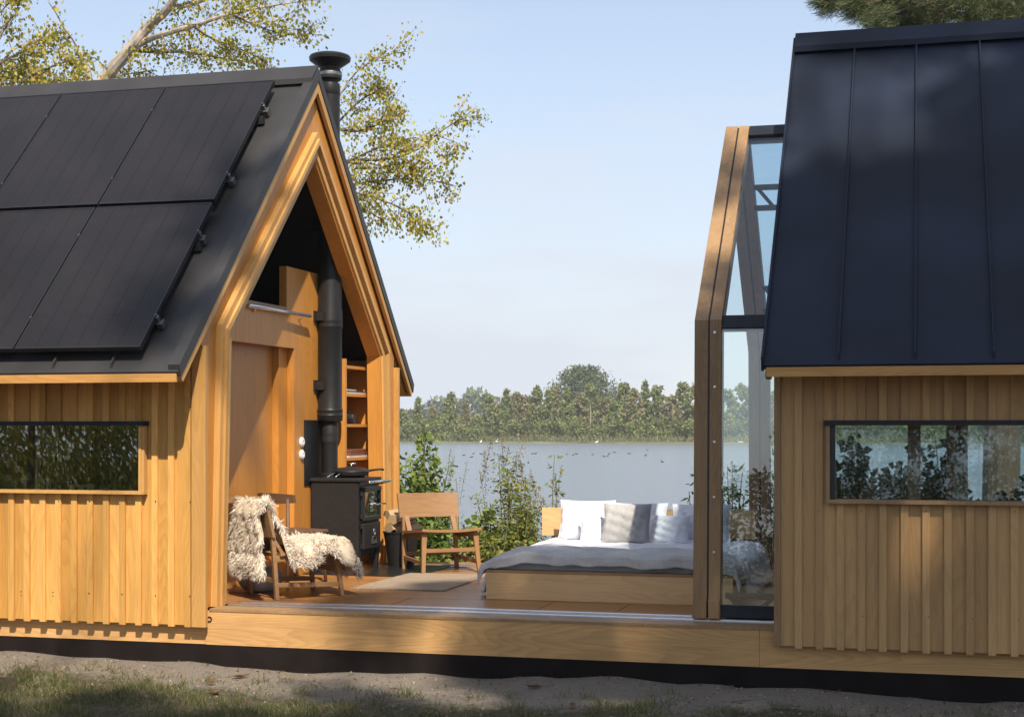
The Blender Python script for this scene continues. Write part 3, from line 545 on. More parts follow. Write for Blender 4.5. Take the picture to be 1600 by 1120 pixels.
# log bucket
q = at(608, 886, Z=0); q = Vector((-4.83, 13.80, 0))
bu = thing('log_bucket', 'tapered black bucket of split firewood behind the stove', 'bucket', q, world=False)
smooth_by_angle(MB().lathe([(.12, 0), (.17, .32), (.178, .325), (.178, .335), (.165, .335), (.115, .02)], (0, 0, 0)).build('bucket', 'stove_black', bu))
lg = [((-.08, -.13, .37), (.06, .16, .40), .07, 'pale split log lying lowest across the bucket'), ((.05, -.15, .35), (.12, .13, .37), .06, 'brown log at the right rim of the bucket'), ((-.02, -.16, .45), (.06, .14, .47), .065, 'pale split log in the middle of the bucket pile'), ((-.10, -.12, .50), (.05, .12, .53), .055, 'rough split log on top of the bucket pile')]
for a, b, r_, lab in lg:
    a, b = Vector(a)+q, Vector(b)+q; d = (b-a).normalized(); s_ = d.cross(Vector((0, 0, 1))).normalized(); u = s_.cross(d)
    o = thing('firewood_log', lab, 'firewood', (a+b)/2, group='split logs in the black bucket')
    k5 = [(1, -.2), (.5, .75), (-.6, .8), (-1, -.1), (-.1, -.8)]
    k5 = [(x*r_*random.uniform(.85, 1.15), y*r_*random.uniform(.7, 1)) for x, y in k5]
    vs = [a+s_*x+u*y for x, y in k5]+[b+s_*x+u*y for x, y in k5]
    MB().add(vs, [(4, 3, 2, 1, 0), (5, 6, 7, 8, 9)]+[(i, (i+1) % 5, 5+(i+1) % 5, 5+i) for i in (0, 1, 2)]).build('split_wood', 'log_wood', o)
    MB().add(vs, [(i, (i+1) % 5, 5+(i+1) % 5, 5+i) for i in (3, 4)]).build('bark', 'bark_brown', o)

# ================================================================= CHAIRS
def lounge_chair(label, loc, rz, matn='oak'):
    o = thing('lounge_chair', label, 'chair', loc, rz, 'low oak lounge chairs on the deck', world=False)
    W2 = .265
    for s_ in (-1, 1):
        MB().beam((-.25, s_*W2, 0), (-.282, s_*(W2-.01), .492), .030, .040, (0, 1, 0), .034, .040).build('leg', matn, o, bevel=.003)
        MB().beam((.30, s_*(W2+.01), 0), (.255, s_*(W2-.015), .365), .030, .034, (0, 1, 0), .034, .05).build('leg', matn, o, bevel=.003)
        MB().beam((-.16, s_*(W2-.035), .30), (-.288, s_*(W2-.035), .495), .028, .045, (0, 1, 0)).build('back_support', matn, o, bevel=.003)
        MB().beam((-.25, s_*(W2-.012), .315), (.27, s_*(W2-.012), .355), .026, .05).build('side_rail', matn, o, bevel=.003)
        MB().beam((-.25, s_*W2, .115), (.29, s_*W2, .095), .018, .036).build('stretcher', matn, o, bevel=.002)
    MB().beam((.272, -W2+.01, .21), (.272, W2-.01, .21), .018, .035).build('stretcher', matn, o, bevel=.002)
    MB().beam((-.253, -W2+.01, .145), (-.253, W2-.01, .145), .018, .035).build('stretcher', matn, o, bevel=.002)
    mb = MB(); n_ = 10     # dished seat
    for face in (0,):
        T = []; Bq = []
        for i in range(n_+1):
            x = -.23+.55*i/n_
            for j in range(9):
                y = -.29+.58*j/8; z = .345+.045*(x+.23)/.55-.014*(1-(y/.29)**2)+(.006 if i == n_ else 0); T.append((x, y, z+.018)); Bq.append((x, y, z-.006))
        k = len(T); F = []
        for i in range(n_):
            for j in range(8): a = i*9+j; F += [(a, a+1, a+10, a+9)[::-1], (k+a, k+a+1, k+a+10, k+a+9)]
        for i in range(n_): F += [(i*9, i*9+9, k+i*9+9, k+i*9)[::-1], (i*9+8, i*9+17, k+i*9+17, k+i*9+8)]
        for j in range(8): F += [(j, j+1, k+j+1, k+j), (n_*9+j, n_*9+j+1, k+n_*9+j+1, k+n_*9+j)[::-1]]
        mb.add(T+Bq, F)
    mb.build('seat', matn, o)
    mb = MB(); T = []; Bq = []       # curved back board
    for i in range(5):
        t_ = i/4; z = .485+.225*t_; xx = -.275-.055*t_
        for j in range(13):
            y = -.305+.61*j/12; c_ = -.035*(1-(y/.305)**2); hw = 1-.0*t_; T.append((xx+c_, y*hw*(1-.02*(1-t_)), z)); Bq.append((xx+c_-.022, y*hw*(1-.02*(1-t_)), z))
    k = len(T); F = []
    for i in range(4):
        for j in range(12): a = i*13+j; F += [(a, a+1, a+14, a+13), (k+a, k+a+1, k+a+14, k+a+13)[::-1]]
        F += [(i*13, i*13+13, k+i*13+13, k+i*13), (i*13+12, i*13+25, k+i*13+25, k+i*13+12)[::-1]]
    for j in range(12): F += [(j, j+1, k+j+1, k+j)[::-1], (52+j, 53+j, k+53+j, k+52+j)]
    mb.add(T+Bq, F); mb.build('backrest', 'oak_y', o)
    return o
wood('oak_y', (.31, .17, .08), (.36, .205, .10), 'y', grain=.3, rough=.42)
ch1 = lounge_chair('low oak lounge chair draped with a sheepskin beside the left door frame', (-4.83, 11.20, 0), math.atan2(.73, .68))
ch2 = lounge_chair('bare low oak lounge chair between the stove and the bed', (-4.335, 13.475, 0), math.atan2(-.78, .62))
# sheepskin: a lumpy hide with thousands of tapering locks, in the chair's coordinates
sk = thing('sheepskin', 'shaggy cream sheepskin draped over the back and seat of the low oak chair', 'sheepskin', (-4.83, 11.20, 0), math.atan2(.73, .68), world=False)
path = [(-.39, .20), (-.395, .40), (-.39, .55), (-.385, .68), (-.345, .745), (-.285, .73), (-.24, .62), (-.18, .47), (-.12, .415), (0, .408), (.12, .422), (.22, .435), (.325, .432), (.372, .385), (.378, .28), (.372, .19)]
pp = np.array(path); seg = np.r_[0, np.cumsum(np.linalg.norm(np.diff(pp, axis=0), axis=1))]
def hide(s_, v):    # s_ 0..1 along, v -1..1 across
    S = s_*seg[-1]; x = np.interp(S, seg, pp[:, 0]); z = np.interp(S, seg, pp[:, 1])
    e = .01*seg[-1]; dx = np.interp(S+e, seg, pp[:, 0])-np.interp(S-e, seg, pp[:, 0]); dz = np.interp(S+e, seg, pp[:, 1])-np.interp(S-e, seg, pp[:, 1]); l = np.hypot(dx, dz)+1e-9
    wd = .27+.035*np.sin(S*9)+.02*np.sin(S*23+1); wd = np.where((s_ > .34) & (s_ < .50), wd-.12, wd); wd = np.where(s_ > .5, wd+.07, wd); sh = np.where(s_ < .5, -.03, -.02)
    y = v*wd+sh; droop = np.maximum(0, np.abs(y)-.26)*1.6*(s_ > .5)*(s_ < .93)
    return np.stack([x, y, z-droop], -1), np.stack([-dz/l, np.zeros_like(x), dx/l], -1)
US, VS = 46, 22
uu, vv = np.meshgrid(np.linspace(0, 1, US), np.linspace(-1, 1, VS), indexing='ij')
P, N = hide(uu.ravel(), vv.ravel()); lump = .012+.014*(np.sin(P[:, 1]*38+P[:, 0]*21)*np.sin(P[:, 2]*33+P[:, 0]*29)+1)
Vt = P+N*lump[:, None]; Vb = P-N*.004; V = np.r_[Vt, Vb]; k = US*VS; F = []
for i in range(US-1):
    for j in range(VS-1): a = i*VS+j; F += [(a, a+VS, a+VS+1, a+1), (k+a, k+a+1, k+a+VS+1, k+a+VS)]
for i in range(US-1): F += [(i*VS, k+i*VS, k+(i+1)*VS, (i+1)*VS), (i*VS+VS-1, (i+1)*VS+VS-1, k+(i+1)*VS+VS-1, k+i*VS+VS-1)]
npmesh('hide', V, F, 'cream_fleece', sk, True)
def locks(k, seedc=600):
    cs, cv = rng.random(seedc), rng.uniform(-1, 1, seedc); ci = rng.integers(0, seedc, k)
    s_ = np.clip(cs[ci]+rng.normal(size=k)*.012, 0, 1); v = np.clip(cv[ci]+rng.normal(size=k)*.05, -1.02, 1.02)
    cd = rng.normal(size=(seedc, 3))*.45; P, N = hide(s_, v); g_ = np.zeros((k, 3)); g_[:, 2] = -1
    out = np.zeros((k, 3)); out[:, 1] = np.sign(v)*np.maximum(0, np.abs(v)-.7)*2
    ed = np.zeros((k, 3)); ed[:, 0] = np.where(s_ > .9, .3, 0)
    d0 = unit(N*1.0+cd[ci]*.8+rng.normal(size=(k, 3))*.28+out+ed)
    vert = (np.abs(N[:, 2]) < .6)[:, None]; d1 = unit(d0*.55+g_*np.where(vert, 1.3, .55)+cd[ci]*.5+rng.normal(size=(k, 3))*.25)
    ln = (.022+.026*rng.random(k)+np.where((s_ < .08) | (s_ > .93) | (np.abs(v) > .93), .03, 0))[:, None]
    a = P; b = P+d0*ln*.5; c_ = b+d1*ln*.45; e = c_+unit(d1+rng.normal(size=(k, 3))*.5)*ln*.35
    sd = unit(np.cross(d0, rng.normal(size=(k, 3)))); wd = .0026
    V = np.stack([a-sd*wd, a+sd*wd, b-sd*wd*1.2, b+sd*wd*1.2, c_-sd*wd*.8, c_+sd*wd*.8, e], 1).reshape(-1, 3); i = np.arange(k)*7
    F = np.concatenate([np.stack([i+p, i+q_, i+r_], 1) for p, q_, r_ in ((0, 1, 3), (0, 3, 2), (2, 3, 5), (2, 5, 4), (4, 5, 6))]); return V, F
V, F = locks(60000); npmesh('wool', V, F, 'fleece', sk, True)
# dining chair and desk behind
dc = thing('dining_chair', 'dark wooden chair with curved back rail, behind the sheepskin chair', 'chair', (-5.23, 12.12, 0), math.radians(62), world=False)
for x, y, h in ((.18, -.19, .44), (.18, .19, .44), (-.20, -.19, .73), (-.20, .19, .73)): MB().tube([(x*1.1, y*1.08, 0), (x, y, .3), (x*1.02, y, h)], [.014, .019, .015], 10).build('leg', 'oak_dark', dc, smooth=True)
MB().box(-.21, .22, -.22, .22, .43, .455, .006).build('seat', 'oak_dark', dc)
mb = MB(); k = 13; T = []
for i in range(k):
    a = -1.0+2.0*i/(k-1); x = -.23+.06*(a*a); y = a*.245
    hh = .045*(1-.25*a*a); T += [(x-.012, y, .73-hh), (x+.012, y, .73-hh), (x+.002, y, .73+hh), (x-.022, y, .73+hh)]
F = [(i*4+j, i*4+(j+1) % 4, i*4+4+(j+1) % 4, i*4+4+j) for i in range(k-1) for j in range(4)]+[(3, 2, 1, 0), (k*4-4, k*4-3, k*4-2, k*4-1)]
mb.add(T, F).build('backrest', 'oak_dark', dc)
tb = thing('folding_table', 'narrow wooden wall table behind the two chairs at the sliding door', 'table', (-5.42, 11.6, .72))
MB().box(-5.555, -5.28, 10.80, 11.70, .735, .757).build('table_top', 'oak', tb)
mb = MB(); mb.beam((-5.55, 11.0, .5), (-5.34, 11.0, .73), .025, .025, (0, 1, 0)); mb.beam((-5.55, 11.6, .5), (-5.34, 11.6, .73), .025, .025, (0, 1, 0)); mb.build('bracket', 'oak', tb)
pf = thing('pouf', 'round grey felt pouf on the floor behind the sheepskin chair', 'pouf', (-5.20, 11.40, 0), world=False)
smooth_by_angle(MB().lathe([(.06, 0), (.13, .012), (.175, .06), (.185, .105), (.17, .155), (.12, .195), (.05, .208), (.005, .21)], (0, 0, 0)).build('cushion', 'pouf_grey', pf), 80)
smooth_by_angle(MB().tube([(.187*math.cos(6.2832*k/40), .187*math.sin(6.2832*k/40), .105) for k in range(41)], .004, 6).build('piping', 'pouf_grey', pf), 80)
# rug
rg = thing('rug', 'flat woven beige rug lying between the two lounge chairs and the bed', 'rug', (-4.1, 12.4, 0))
mb = MB(); c4 = [(-4.545, 11.73), (-3.752, 11.78), (-3.74, 13.15), (-4.50, 13.10)]; nn = 30; T = []
for i in range(nn+1):
    for j in range(nn+1):
        u, v = i/nn, j/nn; p = [(1-u)*(1-v)*c4[0][k]+u*(1-v)*c4[1][k]+u*v*c4[2][k]+(1-u)*v*c4[3][k] for k in (0, 1)]
        T.append((p[0]+.004*math.sin(v*40), p[1]+.004*math.sin(u*33), .010+.0015*math.sin(u*20)*math.sin(v*17)))
k = len(T); F = [(i*(nn+1)+j, (i+1)*(nn+1)+j, (i+1)*(nn+1)+j+1, i*(nn+1)+j+1) for i in range(nn) for j in range(nn)]
ring = [i*(nn+1) for i in range(nn)]+[nn*(nn+1)+j for j in range(nn)]+[i*(nn+1)+nn for i in range(nn, 0, -1)]+[j for j in range(nn, 0, -1)]
T2 = [(T[r][0], T[r][1], -.001) for r in ring]; F += [(ring[i], k+i, k+(i+1) % len(ring), ring[(i+1) % len(ring)]) for i in range(len(ring))]
mb.add(T+T2, F).build('weave', 'rug_weave', rg)
mb = MB()
for i in range(60):
    u = i/59; x = c4[0][0]+(c4[1][0]-c4[0][0])*u; y = c4[0][1]+(c4[1][1]-c4[0][1])*u; mb.tube([(x, y+.004, .008), (x+random.uniform(-.006, .006), y-.010, .003)], .0025, 4)
mb.build('fringe', 'rug_weave', rg)

# ================================================================= BED
BX0, BX1, BY0, BY1 = -3.272, -1.36, 11.345, 13.46
bd = thing('bed', 'wide plywood platform bed dressed in white linen between the cabins', 'bed', (-2.3, 12.4, 0))
MB().box(BX0, BX1, BY0, BY0+.03, .0, .205).build('front_board', 'plywood', bd)
MB().box(BX0, BX1, BY0-.002, BY0+.10, .206, .226).build('top_edge', 'ply_edge', bd) if 'ply_edge' in M else MB().box(BX0, BX1, BY0-.002, BY0+.10, .206, .226).build('top_edge', 'oak', bd)
MB().box(BX0, BX0+.03, BY0+.031, BY1, 0, .225).build('side_board', 'plywood', bd); MB().box(BX1-.03, BX1, BY0+.031, BY1, 0, .225).build('side_board', 'plywood', bd)
MB().box(-3.36, -3.065, 13.50, 13.525, .345, .60).box(-3.04, -2.3, 13.50, 13.525, .345, .60).box(-2.29, -1.74, 13.50, 13.525, .345, .60).box(-1.73, -1.42, 13.50, 13.525, .345, .60).build('headboard', 'plywood', bd)
for x in (-3.27, -1.5): MB().box(x, x+.03, 13.526, 13.55, 0, .5).build('headboard_post', 'oak', bd)
def cloth(name, x0, x1, y0, y1, z0, hangL, hangR, hangF, par, mat, amp=.012, nx=90, ny=60, th=.02, seed=0, edge=.06):
    R = random.Random(seed); ph = [R.uniform(0, 6.28) for _ in range(12)]
    V = []; tot = (x1-x0)+hangL+hangR; toty = (y1-y0)+hangF
    for i in range(nx+1):
        s_ = -hangL+tot*i/nx
        for j in range(ny+1):
            t_ = -hangF+toty*j/ny; dl = max(0, -s_); dr = max(0, s_-(x1-x0)); df = max(0, -t_)
            x = x0+min(max(s_, 0), x1-x0); y = y0+max(t_, 0); z = z0
            wv = amp*(math.sin(x*7+y*4+ph[0])*math.sin(y*9-x*3+ph[1])+.6*math.sin(x*17+y*6+ph[2])*math.sin(y*13+ph[3])+.35*math.sin(x*31-y*23+ph[4]))
            z += wv+amp*.28*math.sin((x*1.0+y*.55)*46+3*math.sin(y*5+ph[8])+ph[9])*max(0, math.sin(x*3.1+ph[10])*math.sin(y*2.7+ph[11]))+amp*.2*math.sin((y-x*.3)*58+2*math.sin(x*6))
            ex = min(max(s_, 0), max(x1-x0-s_, 0)); z -= edge*math.exp(-max(ex, 0)/.10) if ex >= 0 else 0
            if t_ >= 0: z -= edge*.6*math.exp(-t_/.07)
            if dl: x -= .02+dl*.25+.018*math.sin(y*26+ph[5])*min(1, dl/.1); z -= dl*.95
            if dr: x += .02+dr*.25+.018*math.sin(y*24+ph[6])*min(1, dr/.1); z -= dr*.95
            if df: y -= .012+.01*math.sin(x*18+ph[7])*min(1, df/.05); z -= df
            V.append((x, y, max(z, .012 if dl+dr > 0 else .232)))
    F = [(i*(ny+1)+j, (i+1)*(ny+1)+j, (i+1)*(ny+1)+j+1, i*(ny+1)+j+1) for i in range(nx) for j in range(ny)]
    o = MB().add(V, F).build(name, mat, par, smooth=True); s = o.modifiers.new('s', 'SOLIDIFY'); s.thickness = th; s.offset = 1; return o
MB().box(BX0+.05, BX1-.05, BY0+.16, BY1-.02, .14, .27).build('mattress', 'linen_white', bd)
dv = cloth('duvet', BX0-.005, BX1+.0, BY0+.30, BY1-.1, .315, .25, .30, 0.0, bd, 'linen_white', .012, th=.03, seed=3, edge=.045)
th_ = thing('throw_blanket', 'grey woven throw spread across the foot of the bed', 'blanket', (-2.3, 11.8, .33))
cloth('throw', BX0-.012, BX1+.0, BY0+.035, BY0+.66, .355, .09, .12, .085, th_, 'throw_grey', .010, th=.012, seed=3, edge=.075)
def pillow(label, c, w_, h_, d_, tilt, yaw, mat, cat='pillow', name='pillow', seed=0, ear=.02):
    o = thing(name, label, cat, c, yaw, 'pillows propped at the head of the bed', world=False); R = random.Random(seed); n_ = 22; V = []; ph = [R.uniform(0, 6.28) for _ in range(6)]
    for side in (1, -1):
        for i in range(n_+1):
            for j in range(n_+1):
                u = -1+2*i/n_; v = -1+2*j/n_; k_ = ((1-abs(u)**3.0)*(1-abs(v)**3.0)); k_ = max(k_, 0)**.55
                pin = 1-.07*(1-abs(v)**2)*(abs(u)**6); pin2 = 1-.07*(1-abs(u)**2)*(abs(v)**6)
                wr = .014*math.sin(u*9+v*5+ph[0])*math.sin(v*8-u*4+ph[1])+.008*math.sin(u*19+ph[2])*math.sin(v*15+ph[3])+.006*math.sin((u+v)*27+ph[4])
                V.append((u*w_/2*pin, side*(d_/2*k_+wr*k_), v*h_/2*pin2-.03*(1-v)*k_*.3))
    k = (n_+1)**2; F = []
    for i in range(n_):
        for j in range(n_): a = i*(n_+1)+j; F += [(a, a+1, a+n_+2, a+n_+1), (k+a, k+a+n_+1, k+a+n_+2, k+a+1)]
    m_ = Matrix.Rotation(tilt, 4, 'X'); V = [m_ @ Vector(p)+Vector((0, 0, h_/2*math.cos(tilt))) for p in V]
    b = MB().add(V, F).build('case', mat, o, smooth=True)
    sd = [V[i*(n_+1)] for i in range(n_+1)]+[V[n_*(n_+1)+j] for j in range(n_+1)]+[V[i*(n_+1)+n_] for i in range(n_, -1, -1)]+[V[j] for j in range(n_, -1, -1)]
    MB().tube(sd, .004, 6).build('seam', mat, o, smooth=True)
    return o
pillow('large white pillow at the left end of the headboard', (-2.88, 13.22, .33), .50, .37, .20, -.32, 0, 'linen_white', seed=1)
pillow('large white pillow half hidden behind the grey cushion', (-2.45, 13.33, .33), .55, .34, .16, -.25, 0, 'linen_white', seed=2)
pillow('large white pillow standing by the glasshouse frame', (-1.86, 13.24, .33), .52, .34, .18, -.28, 0, 'linen_white', seed=3)
pillow('small crumpled white pillow left of the grey cushion', (-2.71, 12.98, .33), .34, .26, .15, -.35, .1, 'linen_white', seed=4)
pillow('small crumpled white pillow right of the grey cushion', (-2.10, 12.98, .33), .36, .26, .15, -.35, -.1, 'linen_white', seed=5)
pillow('square grey woven cushion leaning in the middle of the bed', (-2.44, 12.80, .335), .415, .355, .13, -.30, .02, 'pillow_grey', 'cushion', 'cushion', seed=6)
# stool behind the glass
so_ = thing('stool', 'round wooden stool seen through the glass beside the bed', 'stool', (-1.12, 13.2, 0), world=False)
smooth_by_angle(MB().lathe([(.15, .43), (.17, .435), (.17, .455), (.155, .463)], (0, 0, 0)).build('seat', 'oak', so_))
for k in range(3): a = k*2.094+.5; MB().tube([(.19*math.cos(a), .19*math.sin(a), 0), (.10*math.cos(a), .10*math.sin(a), .44)], [.016, .022], 10).build('leg', 'oak', so_, smooth=True)
# kitchen things at the window
tp = thing('kitchen_tap', 'slim chrome swan neck tap behind the kitchen window', 'tap', (-6.50, 10.40, .84), world=False)
p = at(57, 700, Y=10.40); tp.location = (p.x, 10.40, .84)
MB().tube([(0, 0, 0), (0, 0, .06), (0, 0, .22), (.01, 0, .255), (.04, 0, .27), (.065, 0, .25), (.075, 0, .20)], [.014, .008, .007, .007, .007, .007, .007], 10).build('spout', 'white_plastic', tp, smooth=True)  # tap drawn plain white: chrome's bright shine put into the colour
for dx in (-.095, .095): MB().tube([(dx, 0, 0), (dx, 0, .09)], .009, 8).tube([(dx-.032, 0, .09), (dx+.032, 0, .09)], .006, 8).tube([(dx, -.03, .09), (dx, .03, .09)], .006, 8).build('tap_handle', 'white_plastic', tp, smooth=True)
p = at(14, 700, Y=10.40); bt = thing('soap_bottle', 'dark bottle with a white label behind the kitchen window', 'bottle', (p.x, 10.40, .84), world=False)
smooth_by_angle(MB().lathe([(.032, 0), (.034, .01), (.034, .15), (.014, .185), (.012, .20), (.016, .203), (.016, .235), (.006, .24)], (0, 0, 0)).build('bottle', 'black_metal', bt))
mb = MB(); mb.add([(.0348*math.sin(a), -.0348*math.cos(a), z) for z in (.075, .125) for a in np.linspace(-1.2, 1.2, 9)], [(i, i+1, i+10, i+9) for i in range(8)]); mb.build('label', 'paper', bt)
for i, px in enumerate((113, 127, 141)):
    p = at(px, 700, Y=10.38); o = thing('glass_bowl', ['left', 'middle', 'right'][i]+' small white bowl of three behind the kitchen window', 'bowl', (p.x, 10.38, .84), world=False, group='bowls behind the kitchen window')
    smooth_by_angle(MB().lathe([(.012, 0), (.014, .01), (.028, .03), (.038, .055), (.036, .055), (.026, .034), (.004, .014)], (0, 0, 0)).build('bowl', 'ceramic', o))
    smooth_by_angle(MB().lathe([(.020, 0), (.020, .003), (.010, .006)], (0, 0, 0)).build('foot', 'ceramic', o))
#@@VEG
# ================================================================= TREES AND PLANTS
def crown(P, size, mat, par, name='crown', **kw):
    V, F = leaves(P, size, **kw); return npmesh(name, V, F, mat, par)
def clumps(centers, rad, per):      # leaf positions gathered in clumps
    c = np.repeat(np.asarray(centers, float), per, 0); r = np.repeat(np.asarray(rad, float).reshape(-1, 1)*np.ones((len(centers), 1)), per, 0); return c+ball(len(c))*r
# ---- far shore: individual trees
def far_z(y): return WZ+.25 if y < 260 else WZ+.6
def far_tree(px, top, Y, wpx, kind, mat, label, dens=1.0, base_px=None):
    b = at(px, Y=Y); zb = far_z(Y); H_ = HC+(HY-top)/FP*(b.length_h if False else math.hypot(b.x, b.y)*math.cos(math.atan2(abs(px-800), FP)))-zb
    R_ = wpx*.82/2/FP*Y; H_ *= 1+.10*math.sin(px*.37)-(.06 if kind == 'round' and wpx < 100 else 0) if wpx < 100 else 1; o = thing('tree', label, 'tree', (b.x, Y, zb), group='trees along the far shore')
    nc = int(62*dens); cs = []; rs = []
    for i in range(nc):
        t_ = (i+.5)/nc*.93+.05; a = rng.random()*6.28
        if kind == 'cone': e = (1-t_)**.75*1.15+.06
        elif kind == 'round': e = math.sin(math.pi*min(1, t_*.86+.12))**.6
        elif kind == 'tall': e = math.sin(math.pi*(t_*.8+.14))**.7*.9
        else: e = (math.sin(math.pi*(t_*.85+.1))**.5)*(.75+.25*math.sin(t_*17+px))
        rr = R_*e*(.35+.65*rng.random()); cs.append((b.x+rr*math.cos(a), Y+rr*math.sin(a)*.8, zb+H_*(.08+.90*t_))); rs.append(max(.35, R_*(.20+.22*rng.random())*(1-.45*t_)))
    P = clumps(cs, rs, int(34)); P[:, 2] = np.minimum(P[:, 2], zb+H_)
    crown(P, .42 if kind != 'cone' else .36, mat, o, asp=.8, up=.6)
    tr = MB(); tr.tube([(b.x, Y, zb-.3), (b.x+R_*.06, Y, zb+H_*.45), (b.x, Y, zb+H_*.86)], [.16, .10, .03], 6)
    for k in range(5):
        a = rng.random()*6.28; z = zb+H_*(.2+.12*k); tr.tube([(b.x, Y, z), (b.x+R_*.6*math.cos(a), Y+R_*.5*math.sin(a), z+H_*.12)], [.06, .02], 5)
    tr.build('trunk', 'bark_pale' if kind == 'tall' else 'twig', o)
ordn = ['first', 'second', 'third', 'fourth', 'fifth', 'sixth', 'seventh', 'eighth', 'ninth', 'tenth', 'eleventh', 'twelfth', 'thirteenth', 'fourteenth', 'fifteenth', 'sixteenth', 'seventeenth', 'eighteenth', 'nineteenth', 'twentieth']
def nth(i):
    tens = ['', '', 'twenty', 'thirty', 'forty', 'fifty', 'sixty']
    if i < 20: return ordn[i]
    n1 = i+1
    return (tens[n1//10]+'-'+ordn[n1 % 10-1]) if n1 % 10 else {20: 'twentieth', 30: 'thirtieth', 40: 'fortieth', 50: 'fiftieth', 60: 'sixtieth'}[n1]
T_ = [(630, 640, 262, 30, 'round', 0), (653, 622, 256, 30, 'cone', 0), (676, 631, 262, 26, 'cone', 2), (690, 640, 254, 36, 'round', 0), (703, 617, 258, 34, 'tall', 0), (728, 624, 256, 30, 'cone', 2), (745, 644, 252, 34, 'round', 0),
      (762, 609, 258, 38, 'tall', 0), (776, 622, 262, 30, 'round', 2), (792, 600, 256, 34, 'cone', 0), (810, 604, 262, 34, 'tall', 2), (825, 612, 266, 30, 'round', 2), (839, 607, 258, 36, 'tall', 0), (856, 612, 255, 34, 'cone', 0), (866, 604, 264, 30, 'tall', 2),
      (885, 608, 256, 44, 'cone', 0), (905, 616, 262, 40, 'round', 2), (922, 606, 264, 44, 'tall', 0), (944, 612, 258, 46, 'round', 2), (960, 622, 254, 38, 'round', 0), (976, 598, 262, 46, 'tall', 0), (992, 606, 256, 40, 'round', 2), (1008, 600, 262, 34, 'cone', 0),
      (1028, 599, 258, 44, 'tall', 0), (1048, 604, 256, 46, 'round', 2), (1068, 590, 262, 40, 'tall', 0), (1088, 598, 257, 48, 'round', 0), (1110, 596, 260, 46, 'round', 2), (1135, 600, 257, 48, 'tall', 0), (1160, 602, 260, 48, 'round', 0), (1188, 600, 257, 50, 'round', 2),
      (1216, 604, 262, 50, 'tall', 0), (1270, 604, 260, 60, 'round', 0), (1330, 610, 258, 60, 'round', 2), (1390, 606, 262, 64, 'tall', 0), (1450, 612, 258, 64, 'round', 0), (1510, 604, 262, 66, 'round', 2), (1570, 610, 258, 64, 'tall', 0), (1630, 606, 262, 64, 'round', 0), (600, 630, 258, 44, 'round', 2), (565, 625, 262, 46, 'tall', 0)]
T_.sort(key=lambda a: a[0])
kn = {'cone': 'pointed', 'round': 'rounded', 'tall': 'slender'}; cn = {0: 'olive green', 2: 'pale tan green'}
for i, (px, top, Y, wd, kind, c_) in enumerate(T_):
    far_tree(px, top, Y, wd, kind, ['leaf_far_olive', 'leaf_far_green', 'leaf_far_tan'][c_], '%s %s tree on the far shore, %s from the left in the row' % (kn[kind], cn[c_], nth(i)), dens=1.15 if wd < 50 else 1.5)
far_tree(912, 572, 285, 150, 'round', 'leaf_far_green', 'great dark round crowned tree towering over the far shore trees', dens=5.5)
# bushes along the waterline
nb = 44
for i in range(nb):
    px = 575+i*24.5+rng.uniform(-6, 6); Y = 248+rng.uniform(0, 3); b = at(px, Y=Y); hh = rng.uniform(2.0, 4.4); R_ = rng.uniform(1.7, 3.0)
    o = thing('bush', 'low %s bush at the far waterline, %s from the left' % (['rounded green', 'spreading olive'][i % 2], nth(i)), 'bush', (b.x, Y, WZ+.25), group='bushes along the far waterline')
    cs = [(b.x+rng.uniform(-1, 1)*R_, Y+rng.uniform(-1, 1), WZ+.3+hh*rng.random()**.8*.85) for _ in range(16)]
    crown(clumps(cs, R_*.36, 55), .34, ['leaf_far_bush', 'leaf_far_olive'][i % 2], o, 'foliage', asp=.8, up=.7)
P = np.stack([rng.uniform(-150, 120, 9000), 244.5+rng.random(9000)*4, WZ+.05+rng.random(9000)**2*.7], 1)
P[:, 1] += 3*np.sin(P[:, 0]*.05)
V, F = leaves(P, .9, asp=.12, dirs=np.tile([0, 0, 1.0], (len(P), 1))); o = npmesh('reeds', V, F, 'reed'); tag(o, 'strip of pale dry reeds lining the far shore', 'reeds', kind='stuff')
k = 26000; X_ = rng.uniform(-420, 260, k); hh = 9+4*np.sin(X_*.031)+2*np.sin(X_*.11+1)+1.5*np.sin(X_*.37); P = np.stack([X_, 560+rng.uniform(-8, 8, k), WZ+.5+hh*rng.random(k)**.7], 1)
V, F = leaves(P, 2.4, asp=.8, up=.6); o = npmesh('distant_forest', V, F, 'leaf_far_green'); tag(o, 'faint bluish wood on the horizon behind the far shore trees', 'forest', kind='stuff')
k = 40000; X_ = rng.uniform(-150, 130, k); P = np.stack([X_, 268+rng.uniform(0, 14, k), WZ+.5+(3.2+.8*np.sin(X_*.3)+.8*np.sin(X_*.83))*rng.random(k)**.7*(1+.25*np.clip((X_+75)/60, -1, 1))], 1)
V, F = leaves(P, .55, asp=.8, up=.6); o = npmesh('undergrowth', V, F, 'leaf_far_olive'); tag(o, 'dense undergrowth filling the gaps between far shore trees', 'undergrowth', kind='stuff')
